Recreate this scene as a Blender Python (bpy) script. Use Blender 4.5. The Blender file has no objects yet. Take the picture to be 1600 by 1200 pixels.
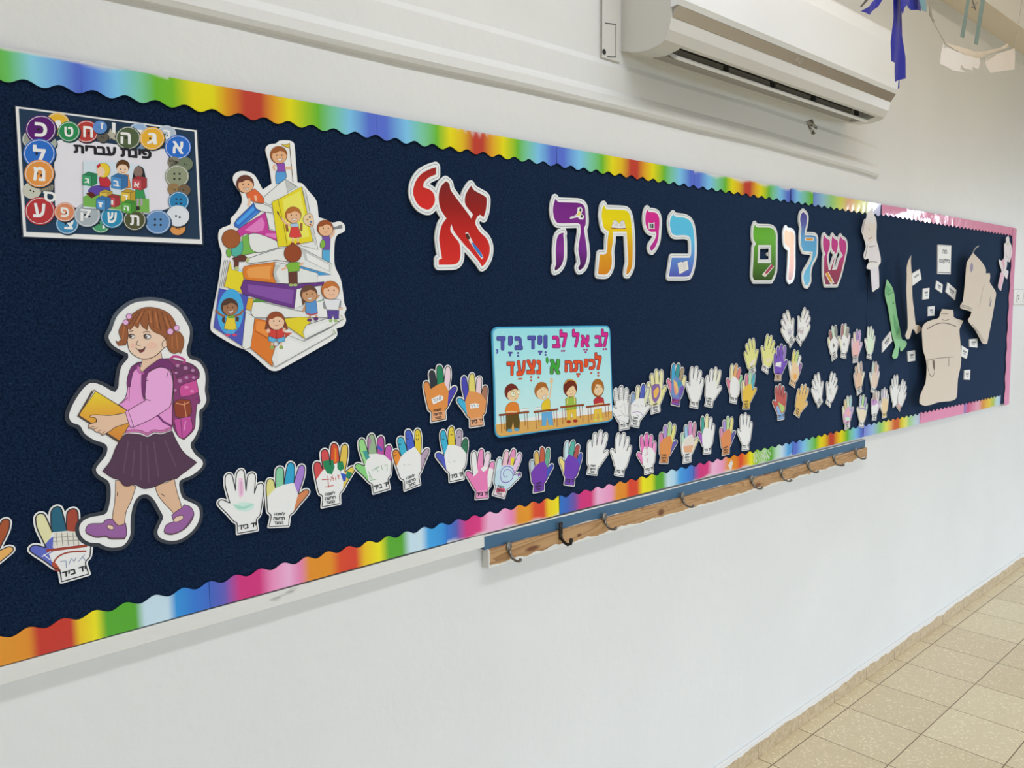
import bpy, bmesh, math, random
import numpy as np
from mathutils import Vector, Matrix
from mathutils.geometry import tessellate_polygon

random.seed(7)
SC = bpy.context.scene
COL = SC.collection

# ------------------------------------------------------------------ camera
FPX, YAW, PITCH, ROLL = 1259.08, 0.744, -0.0969, -0.00895
CAMH, CAMD = 1.6, 1.4176
def _axes():
    fwd = Vector((math.sin(YAW)*math.cos(PITCH), math.cos(YAW)*math.cos(PITCH), math.sin(PITCH)))
    right = Vector((math.cos(YAW), -math.sin(YAW), 0)); up = right.cross(fwd)
    r = math.cos(ROLL)*right + math.sin(ROLL)*up
    u = -math.sin(ROLL)*right + math.cos(ROLL)*up
    return r, u, fwd
AX_R, AX_U, AX_F = _axes()
CAMP = Vector((0, -CAMD, CAMH))
cd = bpy.data.cameras.new('camera'); cam = bpy.data.objects.new('camera', cd); COL.objects.link(cam)
cd.sensor_fit = 'HORIZONTAL'; cd.sensor_width = 36.0; cd.lens = FPX/1600*36.0
cd.clip_start = 0.05; cd.clip_end = 60
mw = Matrix((AX_R, AX_U, -AX_F)).transposed().to_4x4(); mw.translation = CAMP
cam.matrix_world = mw
SC.camera = cam

# ------------------------------------------------------------------ light, exposure
SC.view_settings.view_transform = 'Standard'
SC.view_settings.look = 'None'
SC.view_settings.gamma = 1.0
SC.view_settings.use_curve_mapping = False
SC.view_settings.exposure = 0.08
w = bpy.data.worlds.new('world'); SC.world = w; w.use_nodes = True
w.node_tree.nodes['Background'].inputs[0].default_value = (0.9, 0.95, 1.0, 1)
w.node_tree.nodes['Background'].inputs[1].default_value = 0.2
def area(name, loc, size, power, color, rot=(0, 0, 0)):
    l = bpy.data.lights.new(name, 'AREA'); l.shape = 'RECTANGLE'; l.size, l.size_y = size
    l.energy = power; l.color = color
    o = bpy.data.objects.new(name, l); COL.objects.link(o); o.location = loc; o.rotation_euler = rot
    return o
CEIL = 3.42
# daylight through the windows opposite and at the far end of the room, rows of ceiling lamps
def aim(o, d):
    o.rotation_euler = Vector(d).to_track_quat('-Z', 'Y').to_euler(); return o
for x, p in ((-0.6, 68), (2.4, 60), (5.4, 96)):
    o = area('window_daylight', (x, -5.9, 1.55), (2.4, 1.3), p, (0.76, 0.91, 1.09)); aim(o, (0, 1, -.75)); o.data.spread = math.radians(95)
for y, wd_, p in ((-3.40, .13, 5), (-2.15, .4, 44)):
    o = area('window_daylight', (8.9, y, 1.75), (wd_, 1.7), p, (0.80, 0.92, 1.05)); aim(o, (-1, .32, -.55)); o.data.spread = math.radians(112)
for x, p, c in ((-0.9, 13, (0.91, 0.95, 1.01)), (1.5, 28, (0.91, 0.96, 1.03)), (3.6, 6.5, (1.0, 0.76, 0.48))):
    area('ceiling_lamp', (x, -1.2, CEIL-0.02), (2.2, 0.22), p, c)

# ------------------------------------------------------------------ pixel geometry (1600 x 1200 frame)
def ray(px, py):
    return AX_R*((px-800)/FPX) + AX_U*((600-py)/FPX) + AX_F
def P(px, py, Y=0.0):
    """point of the plane y = Y seen at this pixel"""
    d = ray(px, py); t = (Y - CAMP.y)/d.y
    return CAMP + d*t
FR = dict(px=(0, 0, 1), Z1=(0, 60, .25), Z2=(0, 340, .25), Z3=(0, 620, .25), Z5=(300, 180, .1875), Z6=(300, 380, .1875),
          Z7=(320, 640, .1875), Z8=(560, 640, .1875), Y1=(600, 220, .25), Y2=(820, 270, .1875), Y3=(1120, 300, .1875),
          Y4=(740, 490, .175), Y5=(640, 550, .1), Y6=(940, 540, .1875), Y7=(1140, 460, .1875), Y8=(1340, 320, .28333),
          X3=(720, 660, .25), W1=(1150, 510, .075), W2=(1200, 470, .075), W3=(1190, 570, .075), W4=(1280, 495, .075),
          W5=(1310, 560, .075), W6=(1310, 600, .075), W7=(1330, 320, .075), V3=(1490, 360, .091667), V4=(1330, 400, .075),
          A1=(900, 0, .325), A2=(1300, 0, .1875), V5=(960, 550, .075))
def fpx(frame, p):
    ox, oy, s = FR[frame]
    return (ox + p[0]*s, oy + p[1]*s)

# ------------------------------------------------------------------ colours and materials
ILL = 0.80
def lin1(c):
    return c/12.92 if c <= 0.04045 else ((c+0.055)/1.055)**2.4
def rgb(h, ill=None):
    """albedo of a colour read off the photograph under the room's light"""
    if not isinstance(h, str): return h
    h = h.lstrip('#')
    v = [lin1(int(h[i:i+2], 16)/255)/(ILL if ill is None else ill) for i in (0, 2, 4)]
    return tuple(min(.86, x) for x in v)
def nodes_mat(name):
    m = bpy.data.materials.new(name); m.use_nodes = True
    return m, m.node_tree.nodes, m.node_tree.links, m.node_tree.nodes['Principled BSDF']
def mat(name, color, rough=.6, metal=0., spec=.4):
    m, n, l, b = nodes_mat(name)
    b.inputs['Base Color'].default_value = (*color, 1); b.inputs['Roughness'].default_value = rough
    b.inputs['Metallic'].default_value = metal; b.inputs['Specular IOR Level'].default_value = spec
    return m
def ink(name, rough, spec, bump=0., scale=60):
    m, n, l, b = nodes_mat(name)
    a = n.new('ShaderNodeVertexColor'); a.layer_name = 'Col'
    l.new(a.outputs['Color'], b.inputs['Base Color'])
    b.inputs['Roughness'].default_value = rough; b.inputs['Specular IOR Level'].default_value = spec
    if bump:
        t = n.new('ShaderNodeTexCoord'); no = n.new('ShaderNodeTexNoise'); no.inputs['Scale'].default_value = scale
        no.inputs['Detail'].default_value = 2
        l.new(t.outputs['Object'], no.inputs['Vector'])
        bp = n.new('ShaderNodeBump'); bp.inputs['Strength'].default_value = bump; bp.inputs['Distance'].default_value = .004
        l.new(no.outputs['Fac'], bp.inputs['Height']); l.new(bp.outputs['Normal'], b.inputs['Normal'])
    return m
M_INK = ink('matt_print', .55, .25)
M_GLOSS = ink('laminated_print', .06, .11)
M_STRIP = ink('border_print', .12, .2, .25, 9)
M_PINK = ink('shiny_pink_print', .10, .16, .5, 14)
M_CRAFT = ink('kraft_paper', .7, .15, .25, 25)

# ------------------------------------------------------------------ object helpers
def link(o, parent=None):
    COL.objects.link(o)
    if parent is not None: o.parent = parent
    return o
def tag(o, label=None, cat=None, group=None, kind=None):
    if label: o['label'] = label
    if cat: o['category'] = cat
    if group: o['group'] = group
    if kind: o['kind'] = kind
    return o
def thing(name, loc, label, cat, group=None):
    o = bpy.data.objects.new(name, None); o.empty_display_size = .05
    link(o); o.location = loc
    return tag(o, label, cat, group)
def bm_obj(name, bm, m, parent=None, smooth=False):
    me = bpy.data.meshes.new(name); bm.normal_update(); bm.to_mesh(me); bm.free()
    for mm in (m if isinstance(m, (list, tuple)) else [m]): me.materials.append(mm)
    if smooth:
        for p in me.polygons: p.use_smooth = True
    return link(bpy.data.objects.new(name, me), parent)
def struct(o): o['kind'] = 'structure'; return o
def box(bm, x0, x1, y0, y1, z0, z1, bevel=0., mi=0):
    r = bmesh.ops.create_cube(bm, size=1.0)
    vs = r['verts']
    for v in vs:
        v.co = Vector(((x0+x1)/2 + v.co.x*(x1-x0), (y0+y1)/2 + v.co.y*(y1-y0), (z0+z1)/2 + v.co.z*(z1-z0)))
    fs = {f for v in vs for f in v.link_faces}
    if bevel:
        es = {e for v in vs for e in v.link_edges}
        rr = bmesh.ops.bevel(bm, geom=list(es), offset=bevel, segments=2, affect='EDGES', profile=.5)
        fs = set(rr['faces']) | {f for f in fs if f.is_valid}
    for f in fs:
        if f.is_valid: f.material_index = mi
def tube(bm, pts, r, n=8, mi=0):
    pts = [Vector(p) for p in pts]; rings = []
    for i, p in enumerate(pts):
        d = (pts[min(i+1, len(pts)-1)] - pts[max(i-1, 0)]).normalized()
        a = d.orthogonal().normalized() if i == 0 else (rings[-1][1] - d*rings[-1][1].dot(d)).normalized()
        b = d.cross(a); rr = r[i] if isinstance(r, (list, tuple)) else r
        rings.append(([bm.verts.new(p + (a*math.cos(2*math.pi*k/n) + b*math.sin(2*math.pi*k/n))*rr) for k in range(n)], a))
    for (A, _), (B, _) in zip(rings, rings[1:]):
        for k in range(n):
            f = bm.faces.new((A[k], A[(k+1) % n], B[(k+1) % n], B[k])); f.material_index = mi; f.smooth = True
    for R, rev in ((rings[0][0], True), (rings[-1][0], False)):
        f = bm.faces.new(R[::-1] if rev else R); f.material_index = mi

# ------------------------------------------------------------------ flat outlines
def smooth(pts, closed=True, n=4, corner=62):
    """Catmull-Rom through the points; sharp turns stay corners"""
    m = len(pts)
    if m < 4: return [tuple(p[:2]) for p in pts]
    q = [Vector(p[:2]) for p in pts]; sharp = []
    for i in range(m):
        if not closed and i in (0, m-1): sharp.append(True); continue
        a = q[i]-q[i-1]; b = q[(i+1) % m]-q[i]
        if a.length < 1e-9 or b.length < 1e-9: sharp.append(True); continue
        sharp.append(math.degrees(a.angle(b)) > corner)
    out = []
    for i in range(m if closed else m-1):
        j = (i+1) % m; p1, p2 = q[i], q[j]
        L = (p2-p1).length
        t1 = (p2-p1) if sharp[i] else (p2-q[i-1])*.5
        t2 = (p2-p1) if sharp[j] else (q[(j+1) % m]-p1)*.5
        if t1.length > 1.2*L: t1 = t1.normalized()*1.2*L
        if t2.length > 1.2*L: t2 = t2.normalized()*1.2*L
        for k in range(n):
            t = k/n
            v = p1*(2*t**3-3*t**2+1) + t1*(t**3-2*t**2+t) + p2*(-2*t**3+3*t**2) + t2*(t**3-t**2)
            out.append((v.x, v.y))
    if not closed: out.append(tuple(q[-1]))
    return out
def ell(cx, cy, rx, ry=None, rot=0, n=20):
    ry = rx if ry is None else ry; c, s = math.cos(math.radians(rot)), math.sin(math.radians(rot))
    return [(cx + rx*math.cos(2*math.pi*k/n)*c - ry*math.sin(2*math.pi*k/n)*s,
             cy + rx*math.cos(2*math.pi*k/n)*s + ry*math.sin(2*math.pi*k/n)*c) for k in range(n)]
def area2(p):
    return sum(p[i-1][0]*p[i][1]-p[i][0]*p[i-1][1] for i in range(len(p)))/2
def offset(loops, d, res):
    """outline of everything within d of the filled loops (signed distance field, marching squares)"""
    segs = np.array([(l[i-1], l[i]) for l in loops for i in range(len(l))], float)
    lo = segs.reshape(-1, 2).min(0)-max(d, 0)-3*res; hi = segs.reshape(-1, 2).max(0)+max(d, 0)+3*res
    nx, ny = int((hi[0]-lo[0])/res)+2, int((hi[1]-lo[1])/res)+2
    X = lo[0]+np.arange(nx)*res; Y = lo[1]+np.arange(ny)*res
    G = np.stack(np.meshgrid(X, Y, indexing='ij'), -1)
    D = np.full((nx, ny), 1e9); ins = np.zeros((nx, ny), bool)
    for a, b in segs:
        ab = b-a; L2 = max(ab@ab, 1e-18); ap = G-a
        t = np.clip((ap@ab)/L2, 0, 1)
        D = np.minimum(D, np.hypot(ap[..., 0]-t*ab[0], ap[..., 1]-t*ab[1]))
        if a[1] != b[1]:
            c = (G[..., 1] >= min(a[1], b[1])) & (G[..., 1] < max(a[1], b[1]))
            xi = a[0]+(G[..., 1]-a[1])/(b[1]-a[1])*ab[0]
            ins ^= c & (G[..., 0] < xi)
    S = np.where(ins, -D, D)-d
    I = S < 0
    cells = np.argwhere((I[:-1, :-1] != I[1:, :-1]) | (I[:-1, :-1] != I[:-1, 1:]) | (I[1:, 1:] != I[1:, :-1]) | (I[1:, 1:] != I[:-1, 1:]))
    pt = {}; nxt = {}
    def ep(a, b):
        k = (a, b) if a < b else (b, a)
        if k not in pt:
            va, vb = S[k[0]], S[k[1]]; t = va/(va-vb)
            pt[k] = (X[k[0][0]]+(X[k[1][0]]-X[k[0][0]])*t, Y[k[0][1]]+(Y[k[1][1]]-Y[k[0][1]])*t)
        return k
    for i, j in cells:
        i, j = int(i), int(j)
        c = [(i, j), (i+1, j), (i+1, j+1), (i, j+1)]; v = [bool(I[q]) for q in c]
        for k in range(4):
            if v[k] and not v[(k+1) % 4]:
                m_ = next(q % 4 for q in (k+3, k+2, k+1) if not v[q % 4] and v[(q+1) % 4])
                nxt[ep(c[k], c[(k+1) % 4])] = ep(c[m_], c[(m_+1) % 4])
    out = []; seen = set()
    for s in list(nxt):
        if s in seen: continue
        loop = []; k = s
        while k is not None and k not in seen:
            seen.add(k); loop.append(pt[k]); k = nxt.get(k)
        if len(loop) > 5 and abs(area2(loop)) > 4*res*res: out.append(simplify(loop, res*.12))
    out.sort(key=lambda l: -abs(area2(l)))
    return out
def simplify(loop, eps):
    def dp(p):
        if len(p) < 3: return p
        a, b = np.array(p[0]), np.array(p[-1]); ab = b-a; L = np.hypot(*ab)
        q = np.array(p[1:-1])-a
        d = np.abs(q[:, 0]*ab[1]-q[:, 1]*ab[0])/L if L > 1e-12 else np.hypot(q[:, 0], q[:, 1])
        i = int(d.argmax())
        return [p[0], p[-1]] if d[i] < eps else dp(p[:i+2])[:-1]+dp(p[i+1:])
    h = len(loop)//2
    return dp(loop[:h+1])[:-1]+dp(loop[h:]+[loop[0]])[:-1]
def inside(p, l):
    c = False
    for i in range(len(l)):
        a, b = l[i-1], l[i]
        if (a[1] > p[1]) != (b[1] > p[1]) and p[0] < (b[0]-a[0])*(p[1]-a[1])/(b[1]-a[1])+a[0]: c = not c
    return c
def nest(loops):
    """group loops into [outer, hole, hole...]"""
    res = []
    for l in loops:
        depth = [o for o in loops if o is not l and inside(l[0], o)]
        if len(depth) % 2 == 0: res.append([l])
    for l in loops:
        depth = [o for o in loops if o is not l and inside(l[0], o)]
        if len(depth) % 2 == 1:
            for g in res:
                if inside(l[0], g[0]): g.append(l); break
    return res
def ribbon(pts, w, closed=False):
    """quads along a line: list of 4-point polygons merged as one strip (verts, faces)"""
    q = [Vector(p) for p in pts]; m = len(q); L = []; R = []
    for i in range(m):
        a = q[i-1] if (i > 0 or closed) else q[i]; b = q[(i+1) % m] if (i < m-1 or closed) else q[i]
        d = (b-a)
        d = d.normalized() if d.length > 1e-9 else Vector((1, 0)); nrm = Vector((-d.y, d.x))*(w/2)
        L.append(q[i]+nrm); R.append(q[i]-nrm)
    vs = [tuple(v) for v in L+R]; fs = []
    for i in range(m if closed else m-1):
        j = (i+1) % m; fs.append((i, j, m+j, m+i))
    return vs, fs

class Sheet:
    """collects flat coloured shapes, in x/z of the wall relative to an origin, and links one mesh per part"""
    STEP = 0.00003
    def __init__(self, root, origin, y0, m=None, bend=None):
        self.root, self.o, self.y, self.m, self.bend = root, origin, y0, m or M_INK, bend
        self.parts = {}; self.k = 0; self.fr = 'px'; self.boxes = []
    def frame(self, f): self.fr = f; return self
    def loc(self, p):
        a = fpx(self.fr, p); w = P(a[0], a[1], self.o.y+self.y)
        for _ in range(4 if self.bend else 0): w = P(a[0], a[1], self.o.y+self.y+self.bend(w.x-self.o.x, w.z-self.o.z))
        return (w.x-self.o.x, w.z-self.o.z)
    def _add(self, part, vs, fs, color, y=None):
        V, F, C = self.parts.setdefault(part, ([], [], [])); b = len(V)
        bx = (min(v[0] for v in vs), min(v[1] for v in vs), max(v[0] for v in vs), max(v[1] for v in vs))
        lv = 1+max([q[4] for q in self.boxes if q[0] < bx[2] and q[2] > bx[0] and q[1] < bx[3] and q[3] > bx[1]], default=0)
        self.boxes.append((*bx, lv)); yy = self.y-lv*self.STEP if y is None else y
        for (x, z) in vs:
            V.append((x, yy+(self.bend(x, z) if self.bend else 0), z))
            C.append(color(x, z) if callable(color) else rgb(color))
        for f in fs:
            p = [vs[i] for i in f]
            f = [b+i for i in f]
            F.append(f if area2(p) > 0 else f[::-1])
    def fill(self, part, loops, color):
        """filled outline with holes, local coordinates"""
        self.k += 1
        flat = [p for l in loops for p in l]
        tri = tessellate_polygon([[Vector((*p, 0)) for p in l] for l in loops])
        self._add(part, flat, [t for t in tri if abs(area2([flat[i] for i in t])) > 1e-12], color)
    def p(self, part, color, pts, line=None, lw=1.1, sm=True):
        l = smooth(pts) if sm else [q[:2] for q in pts]
        l = [self.loc(q) for q in l]
        self.fill(part, [l], color)
        if line: self._line(part, line, l, lw, True)
    def _line(self, part, color, l, w_mm, closed=False):
        self.k += 1
        vs, fs = ribbon(l, w_mm/1000, closed); self._add(part, vs, fs, color)
    def l(self, part, color, pts, w=1.2, closed=False, sm=True):
        q = smooth(pts, closed) if sm else pts
        self._line(part, color, [self.loc(a) for a in q], w, closed)
    def e(self, part, color, cx, cy, rx, ry=None, rot=0, line=None, lw=1.0):
        l = [self.loc(q) for q in ell(cx, cy, rx, ry, rot)]
        self.fill(part, [l], color)
        if line: self._line(part, line, l, lw, True)
    def text(self, part, color, s, quad, off=0.0):
        self.k += 1
        vs, fs = glyphs(s, off); a, b, c, d = quad     # tl, tr, br, bl
        out = []
        for (u, v) in vs:
            x = (a[0]*(1-u)+b[0]*u)*v + (d[0]*(1-u)+c[0]*u)*(1-v); y = (a[1]*(1-u)+b[1]*u)*v + (d[1]*(1-u)+c[1]*u)*(1-v)
            out.append(self.loc((x, y)))
        self._add(part, out, fs, color)
    def build(self, mats=None):
        res = {}
        for name, (V, F, C) in self.parts.items():
            kind = name.split('#')[0]; me = bpy.data.meshes.new(kind); me.from_pydata(V, [], F)
            ca = me.color_attributes.new('Col', 'FLOAT_COLOR', 'POINT')
            ca.data.foreach_set('color', [x for c in C for x in (*c, 1.0)])
            me.materials.append((mats or {}).get(name, self.m)); me.validate(); me.update()
            res[name] = link(bpy.data.objects.new(kind, me), self.root)
        return res
_gl = {}
def glyphs(s, off=0.0):
    """printed lettering as a flat mesh, normalised to its own bounding box; off thickens the strokes"""
    if (s, off) in _gl: return _gl[(s, off)]
    c = bpy.data.curves.new('lettering', 'FONT'); c.body = s; c.resolution_u = 4; c.fill_mode = 'NONE'
    o = bpy.data.objects.new('lettering', c); COL.objects.link(o)
    dg = bpy.context.evaluated_depsgraph_get(); dg.update()
    me = bpy.data.meshes.new_from_object(o.evaluated_get(dg))
    co = [tuple(q.co[:2]) for q in me.vertices]; nb = {}
    for e in me.edges:
        a, b = e.vertices; nb.setdefault(a, []).append(b); nb.setdefault(b, []).append(a)
    bpy.data.objects.remove(o); bpy.data.curves.remove(c); bpy.data.meshes.remove(me)
    loops = []; seen = set()
    for st in nb:
        if st in seen: continue
        l = [st]; seen.add(st); cur = st
        while True:
            nx = [q for q in nb[cur] if q not in seen]
            if not nx: break
            cur = nx[0]; seen.add(cur); l.append(cur)
        if len(l) > 2: loops.append([co[q] for q in l])
    loops = offset(loops, off, .02 if len(s) < 3 else .026)
    v = []; f = []
    for g in nest(loops):
        flat = [p for l in g for p in l]; b = len(v); v += flat
        f += [tuple(b+i for i in t) for t in tessellate_polygon([[Vector((*p, 0)) for p in l] for l in g])]
    x0, x1 = min(a[0] for a in v), max(a[0] for a in v); y0, y1 = min(a[1] for a in v), max(a[1] for a in v)
    r = ([((a[0]-x0)/(x1-x0), (a[1]-y0)/(y1-y0)) for a in v], f)
    _gl[(s, off)] = r
    return r
def board_sheet(name, loops, color, parent, y_back, t, m=None, bend=None, cuts=0):
    """a sheet of paper or card of thickness t cut to an outline (local x/z)"""
    bm = bmesh.new()
    for g in nest(loops):
        flat = [p for l in g for p in l]
        vs = [bm.verts.new((p[0], 0, p[1])) for p in flat]
        for t3 in tessellate_polygon([[Vector((*p, 0)) for p in l] for l in g]):
            if abs(area2([flat[i] for i in t3])) < 1e-12: continue
            try: bm.faces.new([vs[i] for i in t3])
            except ValueError: pass
    bmesh.ops.recalc_face_normals(bm, faces=bm.faces[:])
    bm.normal_update()
    for f in bm.faces:
        if f.normal.y > 0: f.normal_flip()
    if cuts:
        xs = [v.co.x for v in bm.verts]; zs = [v.co.z for v in bm.verts]
        for k in range(1, cuts):
            for ax, a, b in ((0, min(xs), max(xs)), (2, min(zs), max(zs))):
                no = Vector((0, 0, 0)); no[ax] = 1; co = Vector((0, 0, 0)); co[ax] = a+(b-a)*k/cuts
                bmesh.ops.bisect_plane(bm, geom=bm.verts[:]+bm.edges[:]+bm.faces[:], plane_co=co, plane_no=no)
    front = bm.faces[:]
    r = bmesh.ops.extrude_face_region(bm, geom=front)
    new = [e for e in r['geom'] if isinstance(e, bmesh.types.BMVert)]
    ns = set(new)
    for v in bm.verts:
        v.co.y = (y_back-t) if v in ns else y_back
        if bend: v.co.y += bend(v.co.x, v.co.z)
    bmesh.ops.recalc_face_normals(bm, faces=bm.faces[:])
    lay = bm.verts.layers.float_color.new('Col')
    for v in bm.verts: v[lay] = (*(color(v.co.x, v.co.z) if callable(color) else rgb(color)), 1)
    return bm_obj(name, bm, m or M_INK, parent)
def grad(stops, along, s=None):
    """printed colour run: list of (t, hex) with t from along(x, z)"""
    st = [(t, rgb(c)) for t, c in stops]
    def f(x, z):
        t = along(x, z)
        if t <= st[0][0]: return st[0][1]
        for (a, ca), (b, cb) in zip(st, st[1:]):
            if t <= b:
                u = (t-a)/(b-a); return tuple(ca[i]*(1-u)+cb[i]*u for i in range(3))
        return st[-1][1]
    return f
# ================================================================== the room
BY = -0.012           # face of the felt board
def wall_mat():
    m, n, l, b = nodes_mat('painted_plaster')
    t = n.new('ShaderNodeTexCoord')
    no = n.new('ShaderNodeTexNoise'); no.inputs['Scale'].default_value = 2.2; no.inputs['Detail'].default_value = 5
    l.new(t.outputs['Object'], no.inputs['Vector'])
    cr = n.new('ShaderNodeValToRGB')
    cr.color_ramp.elements[0].position = .3; cr.color_ramp.elements[0].color = (.735, .74, .735, 1)
    cr.color_ramp.elements[1].position = .7; cr.color_ramp.elements[1].color = (.77, .775, .77, 1)
    l.new(no.outputs['Fac'], cr.inputs['Fac']); l.new(cr.outputs['Color'], b.inputs['Base Color'])
    n2 = n.new('ShaderNodeTexNoise'); n2.inputs['Scale'].default_value = 28; n2.inputs['Detail'].default_value = 6
    l.new(t.outputs['Object'], n2.inputs['Vector'])
    bp = n.new('ShaderNodeBump'); bp.inputs['Strength'].default_value = .14; bp.inputs['Distance'].default_value = .01
    l.new(n2.outputs['Fac'], bp.inputs['Height']); l.new(bp.outputs['Normal'], b.inputs['Normal'])
    b.inputs['Roughness'].default_value = .5; b.inputs['Specular IOR Level'].default_value = .3
    return m
M_WALL = wall_mat()
def floor_mat():
    m, n, l, b = nodes_mat('terrazzo_tiles')
    t = n.new('ShaderNodeTexCoord'); sp = n.new('ShaderNodeSeparateXYZ'); l.new(t.outputs['Object'], sp.inputs[0])
    def math_(op, a, v=None, c=None):
        x = n.new('ShaderNodeMath'); x.operation = op
        l.new(a, x.inputs[0])
        if v is not None:
            if isinstance(v, (int, float)): x.inputs[1].default_value = v
            else: l.new(v, x.inputs[1])
        return x.outputs[0]
    def joint(o, off, per, wd):
        a = math_('SUBTRACT', o, off); a = math_('DIVIDE', a, per); fl = math_('FLOOR', a)
        fr = math_('FRACT', a); fr = math_('SUBTRACT', fr, .5); fr = math_('ABSOLUTE', fr)
        return math_('GREATER_THAN', fr, .5-wd/per), fl
    jx, ix = joint(sp.outputs[0], 2.753, .2902, .0018)
    jy, iy = joint(sp.outputs[1], -.0632, .2762, .0018)
    g = math_('MAXIMUM', jx, jy)
    cb = n.new('ShaderNodeCombineXYZ'); l.new(ix, cb.inputs[0]); l.new(iy, cb.inputs[1])
    wn = n.new('ShaderNodeTexWhiteNoise'); l.new(cb.outputs[0], wn.inputs['Vector'])
    tone = n.new('ShaderNodeValToRGB')
    tone.color_ramp.elements[0].color = (.63, .52, .345, 1); tone.color_ramp.elements[1].color = (.71, .61, .42, 1)
    l.new(wn.outputs['Value'], tone.inputs['Fac'])
    vo = n.new('ShaderNodeTexVoronoi'); vo.inputs['Scale'].default_value = 150; l.new(t.outputs['Object'], vo.inputs['Vector'])
    cr = n.new('ShaderNodeValToRGB'); cr.color_ramp.interpolation = 'CONSTANT'
    cr.color_ramp.elements[0].color = (.47, .46, .44, 1)
    for p, c in ((.2, .52), (.66, .60), (.9, .92)):
        e = cr.color_ramp.elements.new(p); e.color = (c*.95, c*.93, c*.88, 1)
    cr.color_ramp.elements[-1].position = .999
    sc = n.new('ShaderNodeSeparateColor'); l.new(vo.outputs['Color'], sc.inputs[0]); l.new(sc.outputs[0], cr.inputs['Fac'])
    mx = n.new('ShaderNodeMix'); mx.data_type = 'RGBA'; mx.blend_type = 'SOFT_LIGHT'; mx.inputs['Factor'].default_value = .75
    l.new(tone.outputs['Color'], mx.inputs['A']); l.new(cr.outputs['Color'], mx.inputs['B'])
    mg = n.new('ShaderNodeMix'); mg.data_type = 'RGBA'; mg.inputs['B'].default_value = (.17, .115, .06, 1)
    l.new(g, mg.inputs['Factor']); l.new(mx.outputs['Result'], mg.inputs['A'])
    l.new(mg.outputs['Result'], b.inputs['Base Color'])
    b.inputs['Roughness'].default_value = .38; b.inputs['Specular IOR Level'].default_value = .4
    bp = n.new('ShaderNodeBump'); bp.invert = True; bp.inputs['Strength'].default_value = .4; bp.inputs['Distance'].default_value = .002
    l.new(g, bp.inputs['Height']); l.new(bp.outputs['Normal'], b.inputs['Normal'])
    return m
X0R, X1R, Y1R = -2.6, 9.0, -6.0
M_FAR = mat('room_paint', (.46, .37, .26), .7)
bm = bmesh.new(); box(bm, X0R, X1R, Y1R, .0, -.08, 0); struct(bm_obj('floor', bm, floor_mat()))
bm = bmesh.new(); box(bm, X0R, X1R, 0, .12, -.08, CEIL); struct(bm_obj('wall_back', bm, M_WALL))
bm = bmesh.new(); box(bm, X0R, X1R, Y1R-.12, Y1R, -.08, CEIL); struct(bm_obj('wall_front', bm, M_FAR))
bm = bmesh.new(); box(bm, X0R-.12, X0R, Y1R-.12, .12, -.08, CEIL); struct(bm_obj('wall_left', bm, M_FAR))
bm = bmesh.new(); box(bm, X1R, X1R+.12, Y1R-.12, .12, -.08, CEIL); struct(bm_obj('wall_right', bm, mat('far_wall_paint', (.62, .43, .22), .7)))
M_CEIL = mat('ceiling_paint', (.78, .71, .60), .7)
bm = bmesh.new(); box(bm, X0R-.12, X1R+.12, Y1R-.12, .12, CEIL, CEIL+.1); struct(bm_obj('ceiling', bm, M_CEIL))
# ceiling beam running along the top of the wall
bm = bmesh.new(); box(bm, X0R, X1R, -.128, 0, 2.911, CEIL); bm.normal_update()
for f in bm.faces: f.material_index = 1 if f.normal.y < -.9 else 0  # front face coloured whiter to stand in for the light it lacks
struct(bm_obj('trim_1', bm, [mat('beam_paint', (.74, .65, .52), .7), mat('beam_front_brightened', (.86, .85, .83), .7)]))
# plaster lap and moulding above the board
bm = bmesh.new()
prof = [(0, 2.095), (-.010, 2.099), (-.015, 2.108), (-.015, 2.128), (-.011, 2.138), (-.006, 2.146), (-.006, 2.205), (0, 2.22)]
zo = lambda x: .012*max(0., min(1., (x-.5)/1.2))
A = [bm.verts.new((X0R, y, z)) for y, z in prof]; rows = [A]
for x in [k*.35-.4 for k in range(11)]+[3.28]:
    rows.append([bm.verts.new((x, y*(1.0+.1*math.sin(x*7)), z+zo(x)-(.016 if x > 2.6 else 0)*(x-2.6)/.7+.0015*math.sin(x*11))) for y, z in prof])
for R, S in zip(rows, rows[1:]):
    for i in range(len(prof)-1): bm.faces.new((R[i], R[i+1], S[i+1], S[i]))
bm.faces.new(rows[-1]); bmesh.ops.recalc_face_normals(bm, faces=bm.faces[:])
struct(bm_obj('trim_2', bm, M_WALL))
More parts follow.
